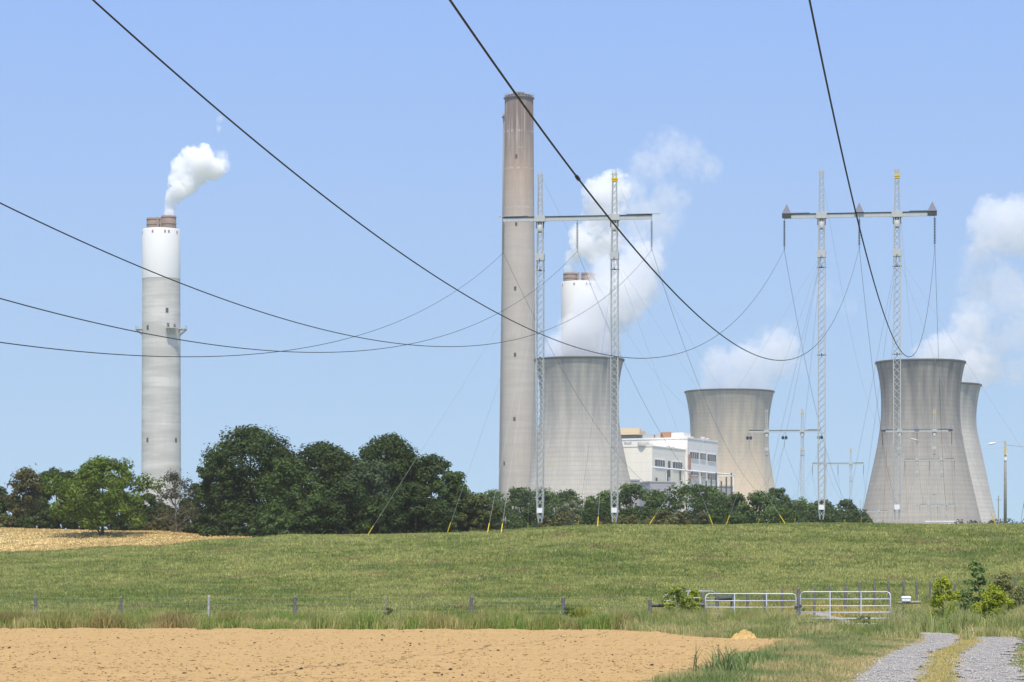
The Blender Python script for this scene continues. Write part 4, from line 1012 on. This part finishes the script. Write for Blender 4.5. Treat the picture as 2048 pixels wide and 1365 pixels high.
def old_chimney(label, px, Y, prof, mat, rings=True):
    X = wx(px, Y); z0 = gz(X, Y); k = Y/F
    c = thing('old_chimney', label, 'chimney', (X, Y, z0))
    P = [(r*k, wz(y, Y)-z0) for y, r in prof]; top = P[0]
    P = [(P[-1][0], -1)] + P[::-1]
    m = MB(); m.lathe(P + [(top[0]-1.2, top[1]), (top[0]-1.2, top[1]-12)], 64); m.build('shaft', mat, c, True)
    rim = MB(); rim.lathe([(top[0]+.05, top[1]-2.6), (top[0]+.9, top[1]-2.3), (top[0]+.9, top[1]-1.7), (top[0]+.05, top[1]-1.5)], 64); rim.build('rim_walkway', M['galv_dark'], c, True)
    fl = MB(); fl.lathe([(top[0]*.42, top[1]-4), (top[0]*.42, top[1]+2.0), (top[0]*.36, top[1]+2.0)], 32, 0, -1); fl.disc(top[0]*.36, top[1]+1.9, 32, 0, -1); fl.build('flue', M['galv_dark'], c)
    rl = MB()
    for i in range(26):
        q = 2*math.pi*i/26; rl.bar(((top[0]+.6)*math.cos(q), (top[0]+.6)*math.sin(q), top[1]-1.7), ((top[0]+.6)*math.cos(q), (top[0]+.6)*math.sin(q), top[1]+.8), .14)
    rl.lathe([(top[0]+.5, top[1]+.6), (top[0]+.7, top[1]+.6), (top[0]+.7, top[1]+.8), (top[0]+.5, top[1]+.8)], 40, closed=True); rl.build('railing', M['galv'], c)
    return c, z0, top
Yo = 2150
zt = wz(192, Yo)
oldm = mat_concrete('old_chimney_concrete', (.475, .425, .37), .06, .30, streak=.25,
   stain=[(wz(340, Yo)-4, 62, (.385, .25, .17), .95), (wz(205, Yo)-4, 40, (.17, .12, .11), 1.0), (wz(560, Yo)-4, 60, (.40, .33, .27), .4), (wz(266, Yo)-4, 1.0, (.62, .6, .57), .9), (wz(300, Yo)-4, .9, (.55, .53, .5), .6), (wz(340, Yo)-4, 1.0, (.6, .58, .55), .7), (wz(418, Yo)-4, .9, (.5, .49, .47), .6)],
   top=(wz(192, Yo)-4, 58, (.10, .072, .062), 1.9))
oc, oz, ot = old_chimney('tall old brown stained chimney without smoke, the nearer of the pair', 1038, Yo, [(192, 28.5), (300, 29.5), (430, 30.6), (600, 31.8), (800, 33.4), (978, 35), (1170, 37)], oldm)
for (dx, yy) in ((-6, 452), (-8, 580), (-8, 712), (-9, 840), (-28, 928), (-6, 317)):
    k = Yo/F; q = math.asin(dx/33.); rr = (30.6 + (yy-430)*.008)*k; p = Vector((math.sin(q)*rr, -math.cos(q)*rr, wz(yy, Yo)-oz))
    MB().box(-.8, .8, -.2, .3, -1.3, 1.3, Matrix.Translation(p) @ Matrix.Rotation(q, 4, 'Z')).build('opening', DARKHOLE, oc)
old2 = mat_concrete('old_chimney_concrete_dark', (.30, .27, .25), .06, .3, streak=.3, top=(wz(230, 2330)-4, 30, (.08, .07, .07), .9))
old_chimney('old brown chimney almost wholly hidden behind its nearer twin', 1033, 2330, [(230, 27), (430, 28.6), (600, 30.5), (800, 33), (978, 35.5), (1170, 38)], old2)

# ------------------------------------------------------------------ cooling towers
CT = [(724, 89.5), (738, 85.8), (753, 82.6), (779, 79.2), (805, 78.0), (832, 78.4), (858, 80.6), (892, 86), (916, 91), (945, 97.2), (990, 107.5), (1016, 113.5), (1039, 119), (1080, 129), (1130, 141), (1175, 152)]
def cooling_tower(label, px, Y, dy, prof, mat, rimdark=M['galv_dark']):
    X = wx(px, Y); z0 = gz(X, Y); k = Y/F
    c = thing('cooling_tower', label, 'cooling tower', (X, Y, z0))
    P = [(r*k, wz(y+dy, Y)-z0) for y, r in prof]; P = [p for p in P if p[1] > -3]
    # resample the flare finely
    zz = [p[1] for p in P][::-1]; rr = [p[0] for p in P][::-1]
    zs = np.linspace(zz[0], zz[-1], 60); rs = np.interp(zs, zz, rr); ker = np.array([1, 2, 1])/4.
    for _ in range(4): rs[1:-1] = np.convolve(rs, ker, 'valid')
    out = [(r_, z_) for r_, z_ in zip(rs, zs)]; rt, zt_ = out[-1]
    m = MB(); m.lathe(out + [(rt-.9, zt_)] + [(r_-1.0, z_) for r_, z_ in out[::-1][1:40]], 128); m.build('shell', mat, c, True)
    r = MB(); r.lathe([(rt+.02, zt_-1.5), (rt+.35, zt_-1.3), (rt+.4, zt_-.1), (rt+.02, zt_-.05)], 128); r.build('rim', rimdark, c, True)
    # ring beam and sloping legs at the base
    r0, zb = rs[0], zs[0]
    lg = MB()
    for i in range(36):
        a0, a1 = 2*math.pi*i/36, 2*math.pi*(i+.5)/36
        lg.bar((r0*1.06*math.cos(a0), r0*1.06*math.sin(a0), zb-6), (r0*math.cos(a1), r0*math.sin(a1), zb), 1); lg.bar((r0*1.06*math.cos(a0), r0*1.06*math.sin(a0), zb-6), (r0*math.cos(a1-math.pi/18), r0*math.sin(a1-math.pi/18), zb), 1)
    lg.build('support_lattice', mat, c)
    return c
def ctm(name, base, stain, top): return mat_concrete(name, base, .06, .2, stain=stain, top=top, grid=(150, 3.1, .55), streak=.34)  # top: dark streaks together with the flare's shade, painted into the concrete colour
g0 = (.50, .46, .405)
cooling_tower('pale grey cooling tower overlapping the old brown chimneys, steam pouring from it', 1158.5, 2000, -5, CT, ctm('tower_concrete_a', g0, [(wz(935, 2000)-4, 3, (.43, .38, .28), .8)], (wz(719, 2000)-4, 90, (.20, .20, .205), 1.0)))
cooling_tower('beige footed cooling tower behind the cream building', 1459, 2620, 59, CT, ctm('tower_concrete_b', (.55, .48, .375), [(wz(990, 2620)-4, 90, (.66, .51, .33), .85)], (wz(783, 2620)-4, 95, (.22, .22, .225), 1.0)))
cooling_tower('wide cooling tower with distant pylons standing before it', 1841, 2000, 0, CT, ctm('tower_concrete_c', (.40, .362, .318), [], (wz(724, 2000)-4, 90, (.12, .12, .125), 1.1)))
CT4 = [(770, 92), (784, 87.5), (800, 84.5), (822, 82), (835, 81.3), (858, 82.2), (890, 89.7), (950, 102), (1003, 113), (1039, 122), (1100, 138), (1175, 156)]
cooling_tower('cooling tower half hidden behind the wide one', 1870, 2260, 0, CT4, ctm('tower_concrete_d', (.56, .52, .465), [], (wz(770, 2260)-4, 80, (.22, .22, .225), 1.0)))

# ------------------------------------------------------------------ boiler house
YB = 2200; kB = YB/F
def mat_clad(name, col, ribs=True, rust=.0):
    m, nt, bs = new_mat(name); co = objco(nt)
    a = noise_n(nt, .12, scaled(nt, co, (1, 1, .25)), 5, .6)
    c = mix_n(nt, a, tuple(k*.86 for k in col), tuple(min(1, k*1.08) for k in col))
    r = noise_n(nt, .35, scaled(nt, co, (1, 1, .12)), 5, .7)
    c = mix_n(nt, math_n(nt, 'MULTIPLY', ramp_n(nt, r, [(.56, 0), (.74, 1)]), rust), c, (.40, .22, .11))
    sp = N(nt, 'ShaderNodeSeparateXYZ'); nt.links.new(co, sp.inputs[0])
    l1 = math_n(nt, 'LESS_THAN', math_n(nt, 'FRACT', math_n(nt, 'DIVIDE', sp.outputs[2], 6.5)), .07)
    l2 = math_n(nt, 'LESS_THAN', math_n(nt, 'FRACT', math_n(nt, 'DIVIDE', math_n(nt, 'ADD', sp.outputs[0], sp.outputs[1]), 4.2)), .06)
    c = mix_n(nt, math_n(nt, 'MULTIPLY', math_n(nt, 'MAXIMUM', l1, l2), .22), c, tuple(k*.55 for k in col))
    nt.links.new(c, bs.inputs['Base Color']); bs.inputs['Roughness'].default_value = .7; return m
CREAM = mat_clad('cream_cladding', (.88, .82, .70), rust=.10); WHITE = mat_clad('white_cladding', (.84, .81, .76), rust=.22)
LAV = mat_clad('lavender_grey_cladding', (.36, .35, .39), rust=.05); ROOFM = mat_clad('roof_membrane', (.42, .41, .40)); RUST = mat_clad('rusty_steel', (.42, .20, .10), rust=.5)
BEIGE = mat_clad('beige_roof', (.60, .46, .28)); WIN = mat_plain('dark_louvre_glass', (.03, .034, .045), .35, 0, .2, .3)
ang = math.atan2(.91, .42)                       # the long faces run away at this angle
e1 = Vector((math.cos(ang), math.sin(ang), 0)); e2 = Vector((-math.sin(ang), math.cos(ang), 0))
corner = world(1304.5, 893.5, YB); zb0 = gz(corner.x, corner.y)
bh = thing('boiler_house', 'big cream and white boiler house with dark window bands and rooftop fans', 'building', (corner.x, corner.y, zb0), ang)
def onB(px, py, u=None, v=None):                 # a photo point on the face v=const (long face) or u=const (end face) in building coordinates
    # solve the view ray against the vertical plane
    rx = (px-CX)/F
    n = e2 if v is not None else e1; dist = v if v is not None else u
    p0 = Vector((corner.x, corner.y, 0)) + n*dist
    Yq = (p0.x*n.x + p0.y*n.y) / (rx*n.x + n.y)
    p = Vector((rx*Yq, Yq, 0)) - Vector((corner.x, corner.y, 0))
    return Vector((p.dot(e1), p.dot(e2), wz(py, Yq)-zb0))
HL = corner.z - zb0
Lr = onB(1368, 900, v=0).x
wl = onB(1246, 895, u=0).y
m = MB(); m.box(0, Lr+40, 0, max(wl, 24)+2, -1, HL); lowb = m.build('low_block', CREAM, bh)
hc = world(1375, 878, YB*1.012)
hv = -1.5; hu = onB(1375, 878, v=hv).x; hu1 = onB(1435, 886, v=hv).x; HH = onB(1375, 878, v=hv).z
m = MB(); m.box(hu, hu1, hv, hv+85, -1, HH); highb = m.build('high_block', WHITE, bh)
m = MB(); m.box(hu-.35, hu1+.3, hv-.3, hv+85, HH+.05, HH+1.2); m.build('parapet', WHITE, highb)
m = MB(); m.box(-.3, Lr+39, -.3, wl+2.2, HL+.05, HL+.9); m.build('parapet', CREAM, lowb)
def wins(par, lst, v):
    for (x0, y0, x1, y1) in lst:
        a, b = onB(x0, y0, v=v), onB(x1, y1, v=v); lo = onB(x0, y1, v=v)
        zc0, zc1 = (lo.z + b.z)/2, (a.z + onB(x1, y0, v=v).z)/2
        wn = MB().box(a.x, b.x, v-.35, v+.2, zc0, zc1).build('window', WIN, par)
        fm = MB(); fm.box(a.x-.3, b.x+.3, v-.5, v-.02, zc1, zc1+.5); fm.box(a.x-.3, b.x+.3, v-.5, v-.02, zc0-.5, zc0)
        nb = 4
        for i in range(1, nb): xx = a.x + (b.x-a.x)*i/nb; fm.box(xx-.09, xx+.09, v-.5, v-.3, zc0, zc1)
        fm.build('frame', WHITE, wn)
Z5 = lambda X, Y: (1200+X/4.4025, 750+Y/4.4025)
def zr(x0, y0, x1, y1): return (*Z5(x0, y0), *Z5(x1, y1))
wins(lowb, [zr(485, 751, 567, 808), zr(642, 771, 720, 826)], 0)
wins(highb, [zr(793, 683, 865, 740), zr(883, 692, 928, 750), zr(947, 703, 1018, 764), zr(800, 852, 865, 886), zr(888, 862, 928, 896), zr(947, 872, 1018, 926)], hv)
# pipes, rust and steelwork on the long face
p = MB(); a, b = onB(*Z5(455, 815), v=-6), onB(*Z5(1180, 882), v=-6); p.tube([a, b], .6, 8); 
for X_ in (455, 585, 735, 885, 1045, 1180):
    q = onB(*Z5(X_, 815 + (X_-455)*.092), v=-6); p.bar(q, (q.x, q.y, 0), .5)
p.build('pipe_rack', M['white_paint'], bh)
for r_ in (zr(780, 870, 795, 950), zr(800, 888, 865, 900), zr(888, 896, 928, 908), zr(820, 935, 900, 942), zr(775, 700, 792, 830)):
    a, b = onB(r_[0], r_[1], v=hv), onB(r_[2], r_[3], v=hv); MB().box(a.x, b.x, hv-.9, hv-.36, b.z, a.z).build('rusty_duct', RUST, bh)
for r_ in (zr(585, 840, 592, 945), zr(600, 760, 612, 900), zr(490, 905, 498, 945), zr(1000, 905, 1008, 975), zr(700, 830, 706, 930)):
    a, b = onB(r_[0], r_[1], v=-.4), onB(r_[2], r_[3], v=-.4); MB().box(a.x, b.x, -1.2, -.5, b.z, a.z).build('wall_pipe', M['galv_dark'], bh)
# roof plant: fans (drums), boxes, beige domed roof
for (X_, Y_, rp, hp) in ((245, 628, 32, 30), (380, 628, 50, 42), (445, 628, 18, 30), (600, 640, 20, 26), (640, 645, 18, 24)):
    q = onB(*Z5(X_, Y_), v=wl*.35 if X_ < 460 else 5); rr = rp/4.4*kB
    f = MB(); f.lathe([(rr, HL+.5), (rr, HL+hp/4.4*kB), (rr*.8, HL+hp/4.4*kB+.4), (.1, HL+hp/4.4*kB+.4)], 20, q.x, q.y); f.build('roof_fan', ROOFM, lowb, True)
for (X_, rp, hp) in ((800, 26, 34), (905, 22, 46), (945, 20, 40), (860, 14, 24)):
    q = onB(*Z5(X_, 570), v=8); rr = rp/4.4*kB
    f = MB(); f.lathe([(rr, HH+.5), (rr, HH+hp/4.4*kB), (rr*.8, HH+hp/4.4*kB+.4), (.1, HH+hp/4.4*kB+.4)], 20, q.x, q.y); f.build('roof_fan', ROOFM, highb, True)
vb = hv+10
for (r_, mt, nm) in ((zr(645, 512, 755, 560), WHITE, 'roof_house'), (zr(505, 524, 570, 560), ROOFM, 'roof_house'), (zr(550, 508, 640, 522), RUST, 'roof_house'), (zr(430, 530, 490, 562), ROOFM, 'roof_house'), (zr(185, 528, 330, 575), M['galv_dark'], 'roof_house')):
    q0, q1 = onB(r_[0], r_[1], u=hu+6), onB(r_[2], r_[3], u=hu+6)
    MB().box(hu+2, hu+16, min(q0.y, q1.y), max(q0.y, q1.y), HH-.5, q0.z).build(nm, mt, highb)
q0, q1 = onB(*Z5(180, 497), u=hu+5), onB(*Z5(362, 527), u=hu+5)
m = MB(); ya, yb_ = min(q0.y, q1.y), max(q0.y, q1.y)
st = [(hu+1, q1.z), (hu+2.5, q1.z+5), (hu+6, q0.z), (hu+12, q0.z+.5), (hu+18, q1.z)]
V = [(x, yv, z) for yv in (ya, yb_) for x, z in st]
m.add(V, [(i, i+1, i+6, i+5) for i in range(4)] + [(4, 3, 2, 1, 0), (5, 6, 7, 8, 9), (0, 5, 9, 4)]); m.build('domed_roof', BEIGE, highb)
# annexes
def annex(label, r_, YA, depth, mat, tubes=None):
    x0, y0, x1, y1 = r_; a = world(x0, y0, YA); b = world(x1, y0, YA); z = gz(a.x, YA)
    t = thing('annex', label, 'building', ((a.x+b.x)/2, YA, z), .35); hw_ = (b.x-a.x)/2; h = a.z-z
    MB().box(-hw_, hw_, 0, depth, -1, h).build('wall', mat, t)
    MB().box(-hw_-.4, hw_+.4, -.4, depth+.4, h+.02, h+.9).build('roof_edge', ROOFM, t)
    for i in range(3): MB().box(-hw_*.5+i*4-1, -hw_*.5+i*4+2, -.4, .1, h*.70, h*.76).build('window', WIN, t)
    for i in range(tubes or 0):
        xx = -hw_+2+i*2*hw_/tubes; MB().tube([(xx, -1.2, 0), (xx, -1.2, h+4+3*((i*7) % 3))], .6, 8).build('vent_pipe', M['galv_dark'], t)
annex('lavender grey flat annex below the cream boiler house corner', zr(430, 948, 672, 1060), 2150, 30, LAV)
annex('long lavender grey annex with upright vent pipes', zr(895, 985, 1185, 1065), 2170, 20, LAV, 6)
annex('small grey shed between the nearest cooling tower and the boiler house', zr(270, 932, 352, 1040), 2110, 20, mat_clad('grey_shed', (.33, .32, .31)))
pt = thing('steel_portal', 'thin white steel portal at the end of the pipe rack', 'steel frame', world(1440, 1010, 2150))
mb = MB(); a, b = world(1436, 952, 2150)-pt.location, world(1467, 952, 2150)-pt.location
mb.bar(a, b, .6); mb.bar(b, (b.x, b.y, -30), .6); mb.bar(a, (a.x, a.y, -30), .6); mb.build('portal_beam', M['white_paint'], pt)

# ------------------------------------------------------------------ steam
def plume(name, label, blobs, Y, dens, amp=.9, nscale=.055, thin_d=.02, col=(.985, .985, .99), seed=0, step=.18, edge=.34, rs=1.0):
    """blobs: photo x, y, radius in pixels, weight. One closed hull round them with a clumpy density inside."""
    k = Y/F; g = random.Random(seed); pts = []
    for b in blobs:
        px, py, r, wgt = b[:4]; dy = b[4] if len(b) > 4 else g.uniform(-.5, .5)*r
        p = world(px, py, Y); pts.append((p + Vector((0, dy*k, 0)), r*k*rs, wgt))
    cen = sum((p for p, _, _ in pts), Vector())/len(pts)
    m, nt, bs = new_mat('steam'); nt.nodes.remove(bs)
    co = objco(nt)
    nz = N(nt, 'ShaderNodeTexNoise'); nz.inputs['Scale'].default_value = nscale; nz.inputs['Detail'].default_value = 6; nz.inputs['Roughness'].default_value = .62
    nt.links.new(co, nz.inputs['Vector'])
    n2 = N(nt, 'ShaderNodeTexNoise'); n2.inputs['Scale'].default_value = nscale*3.3; n2.inputs['Detail'].default_value = 4; n2.inputs['Roughness'].default_value = .6
    nt.links.new(co, n2.inputs['Vector'])
    both = math_n(nt, 'MULTIPLY_ADD', math_n(nt, 'SUBTRACT', n2.outputs['Fac'], .5), .75, nz.outputs['Fac'])
    def field(sel, soft):
        fld = None
        for p, r, wgt in sel:
            d = N(nt, 'ShaderNodeVectorMath', operation='DISTANCE'); nt.links.new(co, d.inputs[0]); d.inputs[1].default_value = p - cen
            v = math_n(nt, 'MULTIPLY_ADD', d.outputs['Value'], -1.0/r, 1.0)
            if wgt < .6: v = math_n(nt, 'MULTIPLY', v, min(1, .4 + wgt))
            fld = v if fld is None else math_n(nt, 'SMOOTH_MAX', fld, v, .15)
        f = math_n(nt, 'MULTIPLY_ADD', both, amp*(1.4 if soft else 1.25), fld)
        return math_n(nt, 'SUBTRACT', f, amp*(.66 if soft else .58) - (.06 if soft else .02))
    def ramp(f, top, d):
        mr = N(nt, 'ShaderNodeMapRange', interpolation_type='SMOOTHSTEP'); nt.links.new(f, mr.inputs[0])
        mr.inputs[1].default_value = 0; mr.inputs[2].default_value = top; mr.inputs[3].default_value = 0; mr.inputs[4].default_value = d
        return mr.outputs[0]
    thick = [q for q in pts if q[2] >= .6]; thin = [q for q in pts if q[2] < .6]
    tot = ramp(field(thick, False), edge, dens)
    if thin: tot = math_n(nt, 'ADD', tot, ramp(field(thin, True), .7, thin_d))
    pv = N(nt, 'ShaderNodeVolumePrincipled'); pv.inputs['Color'].default_value = col + (1,); pv.inputs['Anisotropy'].default_value = 0.0
    nt.links.new(tot, pv.inputs['Density']); nt.links.new(pv.outputs[0], nt.nodes['Material Output'].inputs['Volume'])
    m.cycles.volume_step_rate = step
    # hull: remeshed union of spheres
    import bmesh
    bm = bmesh.new()
    for p, r, _ in pts:
        bmesh.ops.create_icosphere(bm, subdivisions=2, radius=r*1.22, matrix=Matrix.Translation(p - cen))
    me = bpy.data.meshes.new(name); bm.to_mesh(me); bm.free()
    o = put(name, me, None, cen)
    md = o.modifiers.new('remesh', 'REMESH'); md.mode = 'VOXEL'; md.voxel_size = 4.0
    dg = bpy.context.evaluated_depsgraph_get(); dg.update()
    me2 = bpy.data.meshes.new_from_object(o.evaluated_get(dg)); o.modifiers.clear(); o.data = me2
    me2.materials.clear(); me2.materials.append(m)
    return tag(o, label, 'steam', 'steam plumes of the power plant')
plume('steam_plume', 'crisp white steam curling from the rusty flue of the lone chimney',
 [(338,430,15,1),(340,412,16,1),(346,395,20,1),(358,380,25,1),(352,360,22,1),(378,366,28,1),(366,335,32,1),(394,342,32,1),(386,312,27,1),(404,325,32,1),(424,336,30,.8),(410,298,17,.8),(440,312,22,.45),(452,335,18,.35),(437,260,13,.35),(441,236,15,.2)], 2100, .26, 1.5, .09, .09, (.995, .995, .997), seed=1, step=.2, edge=.2, rs=.80)
plume('steam_plume', 'bright steam from the half hidden white chimney thinning to grey wisps',
 [(1141,540,15,.6),(1146,516,20,.7),(1166,492,30,1),(1186,512,24,.9),(1164,466,28,1),(1192,455,38,1),(1206,420,42,1),(1202,388,40,1),(1228,376,38,1),(1216,478,34,.8),(1196,498,28,.8),(1264,375,42,.45),(1300,335,50,.32),(1335,305,54,.26),(1372,312,46,.2),(1415,335,34,.16),(1300,425,56,.32),(1335,390,50,.26),(1265,430,48,.5)], 2380, .12, 1.5, .06, .022, (.985, .985, .99), seed=2, edge=.28, rs=.9)
plume('steam_plume', 'broad pale steam rising from the cooling tower by the old chimneys',
 [(1118,700,34,.8),(1160,690,44,1),(1205,692,42,1),(1180,652,56,1),(1212,622,56,1),(1158,662,40,.8),(1244,600,56,1),(1232,560,48,.9),(1264,560,50,.8),(1284,522,46,.7),(1302,482,50,.45),(1300,585,34,.5),(1325,440,46,.3),(1262,492,52,.5),(1196,598,48,1),(1180,606,40,1),(1204,566,40,.9),(1222,540,46,.8)], 2000, .068, 1.25, .055, .018, (.965, .965, .98), seed=3)
plume('steam_plume', 'low steam drifting off the beige footed cooling tower',
 [(1424,776,28,.8),(1470,764,40,1),(1510,762,40,1),(1440,734,40,.9),(1490,722,46,.9),(1542,722,46,.8),(1562,692,42,.7),(1592,732,30,.45),(1530,678,30,.5),(1574,662,26,.3),(1650,600,36,.14),(1690,612,26,.12)], 2620, .03, 1.4, .045, .009, (.965, .965, .98), seed=4)
plume('steam_plume', 'bright steam piling up behind the wide cooling tower',
 [(1850,712,28,.9),(1880,704,38,1),(1912,694,44,1),(1935,662,38,.8),(1950,735,44,1),(1985,742,34,.9),(1925,735,40,1),(1955,622,52,.55),(1962,568,52,.5),(1970,515,50,.5),(1990,690,50,.5),(2000,560,50,.4),(1985,458,50,.8),(2024,440,52,1),(1978,422,34,.7),(2045,478,46,.8),(2015,610,56,.45),(2035,665,56,.5),(2035,745,40,.5),(2040,560,46,.4),(2085,450,50,.8)], 2290, .045, 1.5, .05, .022, (.97, .97, .982), seed=5)

# ------------------------------------------------------------------ haze: one box of pale air round everything
hz = MB().box(-3500, 3500, -60, 3600, -3, 470)
hm, hnt, hbs = new_mat('haze_air'); hnt.nodes.remove(hbs)
pv = N(hnt, 'ShaderNodeVolumePrincipled'); pv.inputs['Color'].default_value = (.96, .96, .97, 1); pv.inputs['Density'].default_value = .00007; pv.inputs['Anisotropy'].default_value = .2
hnt.links.new(pv.outputs[0], hnt.nodes['Material Output'].inputs['Volume'])
tag(hz.build('haze', hm), 'thin pale summer haze over the whole view', 'haze', kind='stuff')
